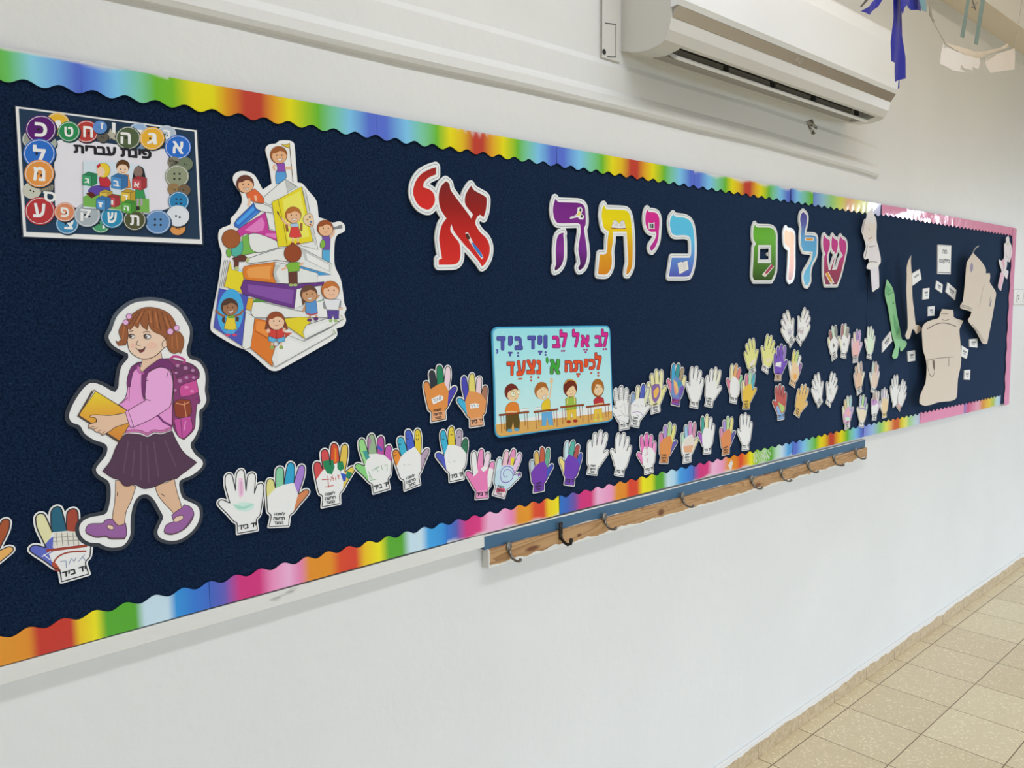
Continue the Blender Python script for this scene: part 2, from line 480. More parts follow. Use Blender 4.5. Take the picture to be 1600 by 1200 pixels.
# skirting tiles, the wall paint smeared over their upper edge
def skirt_mat():
    m, n, l, b = nodes_mat('skirting_tile')
    t = n.new('ShaderNodeTexCoord'); sp = n.new('ShaderNodeSeparateXYZ'); l.new(t.outputs['Object'], sp.inputs[0])
    no = n.new('ShaderNodeTexNoise'); no.inputs['Scale'].default_value = 7; no.inputs['Detail'].default_value = 8; no.inputs['Roughness'].default_value = .7
    mp = n.new('ShaderNodeMapping'); mp.inputs['Scale'].default_value = (1, 1, .6); l.new(t.outputs['Object'], mp.inputs[0]); l.new(mp.outputs[0], no.inputs['Vector'])
    def mth(op, a, bb):
        x = n.new('ShaderNodeMath'); x.operation = op
        for i, q in enumerate((a, bb)):
            if isinstance(q, (int, float)): x.inputs[i].default_value = q
            else: l.new(q, x.inputs[i])
        return x.outputs[0]
    edge = mth('ADD', mth('MULTIPLY', no.outputs['Fac'], .052), .030)
    paint = mth('GREATER_THAN', sp.outputs[2], edge)
    fr = mth('ABSOLUTE', mth('SUBTRACT', mth('FRACT', mth('DIVIDE', mth('SUBTRACT', sp.outputs[0], 2.753), .2902), 0), .5), 0)
    jt = mth('GREATER_THAN', fr, .5-.0016/.2902)
    n2 = n.new('ShaderNodeTexNoise'); n2.inputs['Scale'].default_value = 60; l.new(t.outputs['Object'], n2.inputs['Vector'])
    cr = n.new('ShaderNodeValToRGB'); cr.color_ramp.elements[0].color = (.44, .33, .2, 1); cr.color_ramp.elements[1].color = (.6, .48, .32, 1)
    cr.color_ramp.elements[0].position = .3; cr.color_ramp.elements[1].position = .7
    l.new(n2.outputs['Fac'], cr.inputs['Fac'])
    m1 = n.new('ShaderNodeMix'); m1.data_type = 'RGBA'; l.new(jt, m1.inputs['Factor']); l.new(cr.outputs['Color'], m1.inputs['A']); m1.inputs['B'].default_value = (.16, .11, .06, 1)
    m2 = n.new('ShaderNodeMix'); m2.data_type = 'RGBA'; l.new(paint, m2.inputs['Factor']); l.new(m1.outputs['Result'], m2.inputs['A']); m2.inputs['B'].default_value = (.76, .755, .74, 1)
    l.new(m2.outputs['Result'], b.inputs['Base Color']); b.inputs['Roughness'].default_value = .45
    return m
bm = bmesh.new(); box(bm, X0R, X1R, -.008, 0, 0, .074, .002); struct(bm_obj('baseboard_back', bm, skirt_mat()))

# ================================================================== felt board
def felt_mat():
    m, n, l, b = nodes_mat('navy_felt')
    t = n.new('ShaderNodeTexCoord')
    no = n.new('ShaderNodeTexNoise'); no.inputs['Scale'].default_value = 260; no.inputs['Detail'].default_value = 3; no.inputs['Roughness'].default_value = .75
    l.new(t.outputs['Object'], no.inputs['Vector'])
    cr = n.new('ShaderNodeValToRGB')
    cr.color_ramp.elements[0].position = .34; cr.color_ramp.elements[0].color = (.0014, .0045, .017, 1)
    cr.color_ramp.elements[1].position = .72; cr.color_ramp.elements[1].color = (.012, .029, .074, 1)
    l.new(no.outputs['Fac'], cr.inputs['Fac'])
    n3 = n.new('ShaderNodeTexNoise'); n3.inputs['Scale'].default_value = 420; n3.inputs['Detail'].default_value = 1
    l.new(t.outputs['Object'], n3.inputs['Vector'])
    c3 = n.new('ShaderNodeValToRGB'); c3.color_ramp.elements[0].position = .70; c3.color_ramp.elements[1].position = .78
    l.new(n3.outputs['Fac'], c3.inputs['Fac'])
    mx = n.new('ShaderNodeMix'); mx.data_type = 'RGBA'; mx.inputs['B'].default_value = (.045, .08, .14, 1)
    l.new(c3.outputs['Color'], mx.inputs['Factor']); l.new(cr.outputs['Color'], mx.inputs['A'])
    l.new(mx.outputs['Result'], b.inputs['Base Color'])
    b.inputs['Roughness'].default_value = .95; b.inputs['Specular IOR Level'].default_value = .06
    b.inputs['Sheen Weight'].default_value = .22; b.inputs['Sheen Roughness'].default_value = .5; b.inputs['Sheen Tint'].default_value = (.25, .48, 1, 1)
    bp = n.new('ShaderNodeBump'); bp.inputs['Strength'].default_value = .5; bp.inputs['Distance'].default_value = .002
    l.new(no.outputs['Fac'], bp.inputs['Height']); l.new(bp.outputs['Normal'], b.inputs['Normal'])
    return m
M_FELT = felt_mat()
BX0, BX1 = -.75, 5.015
ztop = lambda x: 1.983+(x-.28)*.0023
def zbot(x):
    return float(np.interp(x, [-1, .22, 1.01, 1.21, 3.23, 3.7, 4.35, 5.1], [1.048, 1.0593, 1.070, 1.0695, 1.0617, 1.055, 1.045, 1.040]))
seam = P(1352, 560, BY).x
board = thing('bulletin_board', (2.1, 0, 1.05), 'long navy blue felt bulletin board fixed along the white classroom wall', 'bulletin board')
for a, b_ in ((BX0, seam-.0015), (seam+.0015, BX1)):
    bm = bmesh.new(); xs = [a+(b_-a)*k/16 for k in range(17)]; prev = None
    for x in xs:
        r = [bm.verts.new((x-2.1, y, z-1.05)) for y, z in ((-.0012, zbot(x)), (BY, zbot(x)), (BY, ztop(x)-.002), (-.0012, ztop(x)-.002))]
        if prev:
            for i in range(4): bm.faces.new((prev[i], prev[(i+1) % 4], r[(i+1) % 4], r[i]))
        else: bm.faces.new(r)
        prev = r
    bm.faces.new(prev[::-1]); bmesh.ops.recalc_face_normals(bm, faces=bm.faces[:])
    bm_obj('felt_panel', bm, M_FELT, board)

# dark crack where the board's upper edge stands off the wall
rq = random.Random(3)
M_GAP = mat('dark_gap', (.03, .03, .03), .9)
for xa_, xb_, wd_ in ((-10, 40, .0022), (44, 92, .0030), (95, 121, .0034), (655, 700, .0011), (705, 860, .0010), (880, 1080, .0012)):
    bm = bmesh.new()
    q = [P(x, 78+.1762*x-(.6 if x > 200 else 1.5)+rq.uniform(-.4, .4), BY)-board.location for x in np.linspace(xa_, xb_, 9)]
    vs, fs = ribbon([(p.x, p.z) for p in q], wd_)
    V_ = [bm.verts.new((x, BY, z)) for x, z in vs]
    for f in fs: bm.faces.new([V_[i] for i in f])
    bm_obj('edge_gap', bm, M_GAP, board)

# ================================================================== scalloped borders
PAINT = (.74, .74, .725)
def strip(edge, xa, xb, stops, label, m=M_STRIP, h=.049, lift=.0015, smear=None, group='scalloped border strips around the board', phase=0., slope=0.):
    """edge: 'top' or 'bottom'; stops: list of (x, colour) along the wall"""
    n = max(8, int((xb-xa)/.0045)); rows = 9
    base = ztop if edge == 'top' else zbot; sg = -1 if edge == 'top' else 1
    cf = grad(stops, lambda x, z: x)
    bm = bmesh.new(); lay = bm.verts.layers.float_color.new('Col'); G = []
    xm = (xa+xb)/2; zm = base(xm)
    for i in range(n+1):
        x = xa+(xb-xa)*i/n
        hh = h-.0042+.0042*math.cos(2*math.pi*(x+phase)/.0475)
        b0 = base(x)-(0 if edge == 'top' else .0)
        colm = []
        for j in range(rows+1):
            v = j/rows; z = b0+sg*hh*v
            vv = bm.verts.new((x-xm, -lift-.0012*math.sin((x-xa)*5+v)**2, z-zm))
            c = cf(x, z)
            if smear:
                s = smear(x, v)
                if s > 0: c = tuple(c[k]*(1-s)+PAINT[k]*s for k in range(3))
            vv[lay] = (*c, 1); colm.append(vv)
        G.append(colm)
    for A_, B_ in zip(G, G[1:]):
        for j in range(rows): bm.faces.new((A_[j], A_[j+1], B_[j+1], B_[j]))
    r = bmesh.ops.extrude_face_region(bm, geom=bm.faces[:])
    for e in r['geom']:
        if isinstance(e, bmesh.types.BMVert): e.co.y -= .0012
    bmesh.ops.recalc_face_normals(bm, faces=bm.faces[:])
    o = bm_obj('border_strip', bm, m); o.location = (xm, BY, zm)
    tag(o, label, 'border strip', group)
    return o
def XT(px): return P(px, 78+.1762*px, BY).x
def XB(px): return P(px, 1030-.2600*px, BY).x
def run(pairs, f): return [(f(a), c) for a, c in pairs]
BL, LB, TE, GR, YE, OR, RE = '#5268c0', '#74b4dc', '#72b99c', '#63ab34', '#d2c822', '#cf8a30', '#b04034'
def arc(a, b, f, k=0.):
    xa, xb = f(a), f(b)
    ts = [(0, BL), (.04, BL), (.14, LB), (.21, TE), (.29, GR), (.36, YE), (.42, '#cfae28'), (.49, RE), (.54, RE), (.60, '#cf9a2c'), (.66, YE), (.75, GR), (.81, TE), (.88, LB), (.97, BL), (1, BL)]
    return [(xa+(xb-xa)*t, c) for t, c in ts]
def smear_top(x, v):
    s = 0.35+.25*math.sin(x*23)+.2*math.sin(x*61+1) - v*3.2
    return max(0., min(1., s*3))
def smear_none(x, v): return 0.
lab = 'rainbow scalloped border strip %s'
T = [(-300, 124, [(XT(-300), BL), (XT(-100), YE), (XT(-20), GR), (XT(10), '#62b25e'), (XT(26), TE), (XT(48), '#80bfd6'), (XT(85), '#6a9fd6'), (XT(118), BL)], 'along the board top at the photo\'s upper left corner', lambda x, v: smear_top(x, v*2.2)),
     (124, 587, run([(124, '#4c66c0'), (150, '#5a86cf'), (180, LB), (215, TE), (240, GR), (268, '#6fae2c'), (300, YE), (330, YE), (352, '#c98a28'), (380, RE), (405, RE), (425, '#cf8f2c'), (450, YE), (478, '#8db52c'), (495, GR), (520, TE), (545, LB), (575, BL), (587, BL)], XT), 'along the top above the round button poster and book tower', lambda x, v: smear_top(x, v+.0) if x < XT(262) else 0.),
     (587.5, 868, arc(587.5, 868, XT), 'along the top above the red letter alef', lambda x, v: max(0., min(1., .5-abs(x-XT(742))*9-v*2.2+.3*math.sin(x*300)))),
     (868.5, 1083, arc(868.5, 1083, XT), 'along the top above the purple and yellow letters', None),
     (1083.5, 1234, arc(1083.5, 1234, XT), 'along the top above the blue letter and the gap', lambda x, v: max(0., min(1., .75-v*4+.4*math.sin(x*45)))),
     (1235, 1269, run([(1235, BL), (1245, LB), (1256, TE), (1266, GR)], XT), 'short piece along the top above the green letter', lambda x, v: max(0., min(1., .6-v*5+.4*math.sin(x*60)))),
     (1270, 1375, run([(1270, '#6a82cc'), (1285, '#86b6c8'), (1298, '#8cc07c'), (1312, '#c2cc58'), (1326, '#d8a488'), (1340, '#e0d070'), (1352, '#d6d88a'), (1366, '#b8bcd8'), (1375, '#a9a5d4')], XT), 'along the top above the blue and magenta letters', None)]
for i, (a, b_, st, lb, sm) in enumerate(T):
    strip('top', XT(a), XT(b_), st, lab % lb, smear=sm, lift=.0015+.0005*(i % 2))
PK = '#dd8fb2'
strip('top', XT(1377), XT(1437), [(0, PK), (9, PK)], 'short pink scalloped border strip along the top beside the rainbow border', m=M_PINK, h=.044)
strip('top', XT(1437.6), 5.015, [(0, PK), (9, PK)], 'long pink scalloped border strip along the top right of the board', m=M_PINK, h=.046, lift=.002)
o_, r_, y_, g_, pb, b1, ind, mg, pk = '#cf8428', '#b5352a', '#dcd01c', '#4f9a2c', '#b4cbe0', '#2f86c8', '#4a58a8', '#c02f74', '#dba0c4'
def cyc(pairs): return run(pairs, XB)
Bt = [(-300, 327, cyc([(-300, mg), (-150, pk), (-60, '#d0962c'), (0, '#cf8a2c'), (45, o_), (60, r_), (112, r_), (125, '#d8b41e'), (150, y_), (166, g_), (212, g_), (226, pb), (262, pb), (275, b1), (305, '#2f6cc0'), (327, '#3b62b8')]), 'along the board bottom at the lower left corner', None),
      (327.5, 697, cyc([(327.5, '#3a5cb4'), (350, '#5a56ac'), (375, mg), (405, mg), (425, '#d884b0'), (450, pk), (468, '#d47aa6'), (482, o_), (515, '#d08424'), (530, '#c8452a'), (555, '#c33c2c'), (570, '#d9b21f'), (592, y_), (606, g_), (628, g_), (640, pb), (657, pb), (668, '#3a94d0'), (690, b1), (697, '#2e6fc0')]), 'along the bottom below the group of white hands', None),
      (697.5, 872, cyc([(697.5, '#2e6fc0'), (712, '#4a56a8'), (728, mg), (748, '#c83378'), (762, '#d9a0c0'), (780, pk), (798, '#d67aa8'), (808, o_), (824, '#d08a22'), (834, '#c8452a'), (848, '#c43c2a'), (856, '#dcb81e'), (872, y_)]), 'along the bottom below the pink and spiral hands', lambda x, v: max(0., min(1., .55-v*5+.4*math.sin(x*70)))),
      (873, 1082, cyc([(873, '#2668b8'), (885, '#3a5cae'), (897, '#6a4a98'), (906, mg), (922, '#c4306f'), (932, '#dba2c2'), (952, '#dd8cb6'), (962, o_), (975, '#cf7c26'), (982, '#c53c2a'), (994, '#c4402a'), (1003, y_), (1016, '#c8c820'), (1024, g_), (1034, g_), (1042, pb), (1052, '#9cc4e0'), (1060, '#3f92d0'), (1075, '#3274c4'), (1082, '#4a62b0')]), 'along the bottom below the plain white hands and coat hooks', None),
      (1082.5, 1237, cyc([(1082.5, '#5a56a4'), (1092, mg), (1104, '#c43476'), (1112, '#dca6c4'), (1126, '#d890b6'), (1136, o_), (1148, '#cf7a28'), (1156, '#c8402c'), (1164, '#d2882a'), (1172, '#dcd224'), (1180, '#7fae2c'), (1192, '#7cba50'), (1204, g_), (1212, '#a8cbb0'), (1220, pb), (1230, '#4a9ad2'), (1237, '#4a84cc')]), 'along the bottom below the hand row\'s right end', lambda x, v: 1. if (XB(1176) < x < XB(1203) and .12 < v < .92 and math.sin((x+.028*v)*2*math.pi/.013+2*math.sin(x*90)) > .35) or abs(x-XB(1140))*60+abs(v-.45)*2 < .8 else max(0., min(1., .5-v*4+.4*math.sin(x*60)))),
      (1237.5, 1347.3, arc(1237.5, 1347.3, XB), 'along the bottom above the hook rail\'s right end', None),
      (1348.3, 1436, run([(1348.3, '#7480cc'), (1362, '#8fb0d8'), (1374, '#86bd70'), (1384, '#d4d45c'), (1391, '#d8a060'), (1396, '#c4603c'), (1402, '#c4603c'), (1408, '#d0c440'), (1414, '#e2e270'), (1420, '#9cc888'), (1430, '#b8cfe4'), (1436, '#b9b9dc')], XB), 'along the bottom below the rightmost small hands', None)]
for i, (a, b_, st, lb, sm) in enumerate(Bt):
    strip('bottom', XB(a), XB(b_), st, lab % lb, smear=sm, lift=.0015+.0005*(i % 2), phase=.02)
xb = lambda px, py: P(px, py, BY).x
p1, p2, p3 = xb(1437, 653), xb(1505, 640), xb(1562, 630)
strip('bottom', p1, p2, [(0, PK), (9, PK)], 'pink scalloped border strip along the bottom below the hanging shirt', m=M_PINK, h=.052)
strip('bottom', p2+.002, p3, [(p2, '#8a86c4'), (p2+.06, '#c4608a'), (p2+.2, '#dca0b8'), (p2+.27, '#cf8c50'), (p2+.38, '#d8c050'), (p2+.44, '#a8bc60'), (p2+.5, '#b8d4e0'), (p3, '#9fbfe4')], lab % 'short faded last piece along the bottom right', m=M_PINK, h=.052)
# upright pink strip at the board's right end
bm = bmesh.new(); lay = bm.verts.layers.float_color.new('Col'); prev = None
for i in range(161):
    z = 1.03+(1.99-1.03)*i/160
    x0 = 4.963+.006*math.sin(2*math.pi*z/.11)+.012*math.sin(z*3.1)
    x1 = 5.020+.022*max(0, (1.65-z))/.6
    r = [bm.verts.new((x0-5, -.003, z-1.5)), bm.verts.new((x1-5, -.003, z-1.5)), bm.verts.new((x1-5, -.0045, z-1.5)), bm.verts.new((x0-5, -.0045, z-1.5))]
    for v in r: v[lay] = (*rgb('#d690b6'), 1)
    if prev:
        for k in range(4): bm.faces.new((prev[k], prev[(k+1) % 4], r[(k+1) % 4], r[k]))
    prev = r
bmesh.ops.recalc_face_normals(bm, faces=bm.faces[:])
o = bm_obj('border_strip', bm, M_PINK); o.location = (5, BY-.001, 1.5)
tag(o, 'upright pink scalloped border strip down the right end of the board', 'border strip', 'scalloped border strips around the board')

# ================================================================== wooden trim, hook rail
M_WHITEWOOD, n, l, b = nodes_mat('chipped_white_paint')
t = n.new('ShaderNodeTexCoord'); no = n.new('ShaderNodeTexNoise'); no.inputs['Scale'].default_value = 30; no.inputs['Detail'].default_value = 6
mp = n.new('ShaderNodeMapping'); mp.inputs['Scale'].default_value = (.35, 1, 1.4); l.new(t.outputs['Object'], mp.inputs[0]); l.new(mp.outputs[0], no.inputs['Vector'])
cr = n.new('ShaderNodeValToRGB'); cr.color_ramp.elements[0].position = .27; cr.color_ramp.elements[0].color = (.42, .42, .40, 1)
cr.color_ramp.elements[1].position = .36; cr.color_ramp.elements[1].color = (.73, .73, .70, 1)
l.new(no.outputs['Fac'], cr.inputs['Fac']); l.new(cr.outputs['Color'], b.inputs['Base Color']); b.inputs['Roughness'].default_value = .4
bp = n.new('ShaderNodeBump'); bp.inputs['Strength'].default_value = .35; bp.inputs['Distance'].default_value = .004
l.new(no.outputs['Fac'], bp.inputs['Height']); l.new(bp.outputs['Normal'], b.inputs['Normal'])

M_BLUEWOOD, n, l, b = nodes_mat('worn_blue_paint')
t = n.new('ShaderNodeTexCoord'); sp = n.new('ShaderNodeSeparateXYZ'); l.new(t.outputs['Object'], sp.inputs[0])
no = n.new('ShaderNodeTexNoise'); no.inputs['Scale'].default_value = 14; no.inputs['Detail'].default_value = 8; no.inputs['Roughness'].default_value = .7
mp = n.new('ShaderNodeMapping'); mp.inputs['Scale'].default_value = (.5, 1, 1.6); l.new(t.outputs['Object'], mp.inputs[0]); l.new(mp.outputs[0], no.inputs['Vector'])
def mth(op, a, bb):
    x = n.new('ShaderNodeMath'); x.operation = op
    for i, q in enumerate((a, bb)):
        if isinstance(q, (int, float)): x.inputs[i].default_value = q
        else: l.new(q, x.inputs[i])
    return x.outputs[0]
top_ = mth('GREATER_THAN', sp.outputs[2], mth('SUBTRACT', .0212, mth('MULTIPLY', no.outputs['Fac'], .014)))
bot_ = mth('LESS_THAN', sp.outputs[2], mth('ADD', -.026, mth('MULTIPLY', no.outputs['Fac'], .020)))
chip = mth('GREATER_THAN', no.outputs['Fac'], .74)
pt_ = mth('MAXIMUM', mth('MAXIMUM', top_, bot_), chip)
mx = n.new('ShaderNodeMix'); mx.data_type = 'RGBA'; mx.inputs['A'].default_value = (.045, .13, .235, 1); mx.inputs['B'].default_value = (.72, .72, .70, 1)
l.new(pt_, mx.inputs['Factor']); l.new(mx.outputs['Result'], b.inputs['Base Color']); b.inputs['Roughness'].default_value = .45

M_PINE, n, l, b = nodes_mat('pine_wood')
t = n.new('ShaderNodeTexCoord'); sp = n.new('ShaderNodeSeparateXYZ'); l.new(t.outputs['Object'], sp.inputs[0])
no = n.new('ShaderNodeTexNoise'); no.inputs['Scale'].default_value = 3.2; no.inputs['Detail'].default_value = 1.5; no.inputs['Distortion'].default_value = .5
mp = n.new('ShaderNodeMapping'); mp.inputs['Scale'].default_value = (.55, 4, 9); l.new(t.outputs['Object'], mp.inputs[0]); l.new(mp.outputs[0], no.inputs['Vector'])
wv = mth('FRACT', mth('MULTIPLY', no.outputs['Fac'], 15), 0)
cr = n.new('ShaderNodeValToRGB'); cr.color_ramp.elements[0].color = (.50, .30, .135, 1); cr.color_ramp.elements[1].color = (.30, .15, .055, 1)
e = cr.color_ramp.elements.new(.55); e.color = (.47, .27, .12, 1)
l.new(wv, cr.inputs['Fac'])
knots = None     # dark knots along the plank, at their own places
for px_, py_, rx_, rz_ in ((832, 838, .034, .009), (1033, 791, .020, .013), (1184, 757, .030, .010), (905, 812, .012, .006)):
    kx = P(px_, py_, -.025).x-(P(763, 867, -.024).x+P(1355, 705, -.024).x)/2
    dx_ = mth('DIVIDE', mth('SUBTRACT', sp.outputs[0], kx), rx_); dz_ = mth('DIVIDE', mth('ADD', sp.outputs[2], mth('MULTIPLY', no.outputs['Fac'], .006)), rz_)
    q_ = mth('SUBTRACT', 1.0, mth('SQRT', mth('ADD', mth('MULTIPLY', dx_, dx_), mth('MULTIPLY', dz_, dz_)), 0))
    q_ = mth('MAXIMUM', q_, 0.0); knots = q_ if knots is None else mth('MAXIMUM', knots, q_)
kn = n.new('ShaderNodeValToRGB'); kn.color_ramp.elements[0].position = .05; kn.color_ramp.elements[0].color = (0, 0, 0, 1); kn.color_ramp.elements[1].position = .55; kn.color_ramp.elements[1].color = (1, 1, 1, 1)
l.new(knots, kn.inputs['Fac'])
mk = n.new('ShaderNodeMix'); mk.data_type = 'RGBA'; l.new(kn.outputs['Color'], mk.inputs['Factor']); l.new(cr.outputs['Color'], mk.inputs['A']); mk.inputs['B'].default_value = (.16, .055, .02, 1)
n5 = n.new('ShaderNodeTexNoise'); n5.inputs['Scale'].default_value = 22; n5.inputs['Detail'].default_value = 7
l.new(t.outputs['Object'], n5.inputs['Vector'])
ed = mth('LESS_THAN', sp.outputs[2], mth('ADD', -.0262, mth('MULTIPLY', n5.outputs['Fac'], .024)))
en = mth('LESS_THAN', sp.outputs[0], mth('ADD', -(P(1355, 705, -.024).x-P(763, 867, -.024).x)/2-.001, mth('MULTIPLY', n5.outputs['Fac'], .009)))
mx = n.new('ShaderNodeMix'); mx.data_type = 'RGBA'; mx.inputs['B'].default_value = (.72, .72, .69, 1)
l.new(mth('MAXIMUM', ed, en), mx.inputs['Factor']); l.new(mk.outputs['Result'], mx.inputs['A']); l.new(mx.outputs['Result'], b.inputs['Base Color'])
b.inputs['Roughness'].default_value = .5

def plank(name, xa, xb, za, zb, h0, h1, depth, m, parent=None, bev=.0015):
    """sloping plank against the wall; za, zb are the top heights at its ends; origin mid length"""
    xm = (xa+xb)/2; zm = (za+zb)/2-(h0+h1)/4; L = xb-xa
    bm = bmesh.new()
    vs = [bm.verts.new((x, y, z)) for x, h in ((-L/2, h0), (L/2, h1)) for y, z in ((0, -h/2), (-depth, -h/2), (-depth, h/2), (0, h/2))]
    for f in ((0, 1, 2, 3), (4, 7, 6, 5), (0, 4, 5, 1), (1, 5, 6, 2), (2, 6, 7, 3), (3, 7, 4, 0)): bm.faces.new([vs[i] for i in f])
    bmesh.ops.recalc_face_normals(bm, faces=bm.faces[:])
    if bev: bmesh.ops.bevel(bm, geom=bm.edges[:], offset=bev, segments=2, affect='EDGES', profile=.5)
    o = bm_obj(name, bm, m, parent); o.location = (xm, 0, zm); o.rotation_euler = (0, -math.atan2((zb-h1/2)-(za-h0/2), L), 0)
    return o
xk = P(757, 842, -.018).x
o = plank('board_trim', BX0, xk, 1.0475, 1.068, .0265, .030, .018, M_WHITEWOOD)
tag(o, 'white painted wooden trim with chipped paint under the left half of the board', 'trim')
o = plank('board_trim', xk+.001, P(1353, 690, -.018).x, 1.066, 1.050, .036, .032, .016, M_BLUEWOOD)
tag(o, 'blue painted wooden trim under the board above the hook rail', 'trim')
xr0, xr1 = P(763, 867, -.024).x, P(1355, 705, -.024).x
rail = thing('hook_rail', ((xr0+xr1)/2, 0, 1.0), 'bare pine coat rail with metal hooks and white painted lower edge', 'coat rail')
pl = plank('plank', xr0, xr1, 1.031, 1.017, .046, .046, .025, M_PINE, rail, .0025)
pl.location = Vector(pl.location)-Vector(rail.location)
M_STEEL = mat('dull_steel', (.22, .21, .19), .38, .9)
M_IRON = mat('dark_iron', (.035, .03, .028), .4, .7)
def hook(px, py, m, iron=False):
    c = P(px, py, -.026)
    loc = c-Vector(rail.location)
    bm = bmesh.new()
    if iron:
        box(bm, -.006, .006, -.004, .001, -.022, .024, .002)
        tube(bm, [(0, -.003, -.018), (0, -.012, -.026), (0, -.026, -.030), (0, -.036, -.024), (0, -.039, -.012)], [.0035, .004, .004, .0045, .005])
    else:
        bmesh.ops.create_uvsphere(bm, u_segments=14, v_segments=8, radius=1)
        for v in bm.verts: v.co = Vector((v.co.x*.0095, v.co.y*.004-.001, v.co.z*.0125+.004))
        tube(bm, [(0, -.002, -.004), (0, -.006, -.014), (0, -.014, -.022), (0, -.026, -.025), (0, -.036, -.023), (0, -.041, -.018)], [.004, .0038, .0032, .003, .0034, .0046])
    for f in bm.faces: f.smooth = True
    h = bm_obj('hook', bm, m, rail); h.location = loc
    bm = bmesh.new()
    for z in ((.014, -.008) if iron else (.007, .001)):
        bmesh.ops.create_uvsphere(bm, u_segments=8, v_segments=6, radius=.0018, matrix=Matrix.Translation((0 if iron else .004*(1 if z > .003 else -1), -.0048, z)))
    bm_obj('screw', bm, M_STEEL, h)
    return h
for i, (x, y) in enumerate([(795, 857), (875.5, 830), (944, 810), (1066, 777), (1174, 750), (1220, 739), (1262, 726), (1302.5, 716), (1337, 706)]):
    hk = hook(x, y, M_IRON if i == 1 else M_STEEL, i == 1)
    if i == 1: hk['label'] = 'black iron hook'
# broken plaster hole under the air conditioner
bm = bmesh.new(); c = P(1267, 200, 0); rs = [.034, .028, .036, .030, .04, .026, .034, .03, .037]
o1 = [bm.verts.new((.045*math.cos(i/9*2*math.pi)*rs[i]/.034, -.001, .03*math.sin(i/9*2*math.pi)*rs[i]/.034)) for i in range(9)]
o2 = [bm.verts.new((v.co.x*.62+.004, -.012 if i % 2 else -.006, v.co.z*.62-.003)) for i, v in enumerate(o1)]
ce = bm.verts.new((0, -.004, 0))
for i in range(9):
    f = bm.faces.new((o1[i], o1[(i+1) % 9], o2[(i+1) % 9], o2[i])); f.material_index = i % 2
    f = bm.faces.new((o2[i], o2[(i+1) % 9], ce)); f.material_index = 1 if i % 3 else 0
bmesh.ops.recalc_face_normals(bm, faces=bm.faces[:])
o = bm_obj('plaster_lump', bm, [mat('grey_mortar', (.16, .145, .125), .9), mat('light_mortar', (.42, .39, .34), .9)]); o.location = c
tag(o, 'broken grey lump of plaster on the wall under the air conditioner', 'plaster')
# socket plate at the right edge
pa, pb_ = P(1584, 452, -.008), P(1622, 476, -.008)
so = thing('wall_socket', ((pa.x+pb_.x)/2, 0, (pa.z+pb_.z)/2), 'white wall socket plate beside the board at the photo\'s right edge', 'socket')
wd, hg = (pb_.x-pa.x)/2, (pa.z-pb_.z)/2
M_PLASTIC = mat('white_plastic', (.72, .71, .68), .35)
bm = bmesh.new(); box(bm, -wd, wd, -.010, 0, -hg, hg, .003); bm_obj('plate', bm, M_PLASTIC, so)
for k in (-.68, -.2, .3, .75):
    bm = bmesh.new()
    box(bm, wd*k-.022, wd*k+.022, -.012, -.0095, -.028, .028, .002); s_ = bm_obj('outlet', bm, M_PLASTIC, so)
    bm = bmesh.new()
    for dx, dz in ((-.008, .008), (.008, .008), (0, -.008)): box(bm, wd*k+dx-.002, wd*k+dx+.002, -.0135, -.0118, dz-.005, dz+.005)
    bm_obj('slot', bm, mat('dark_slot', (.05, .05, .05), .6), s_)

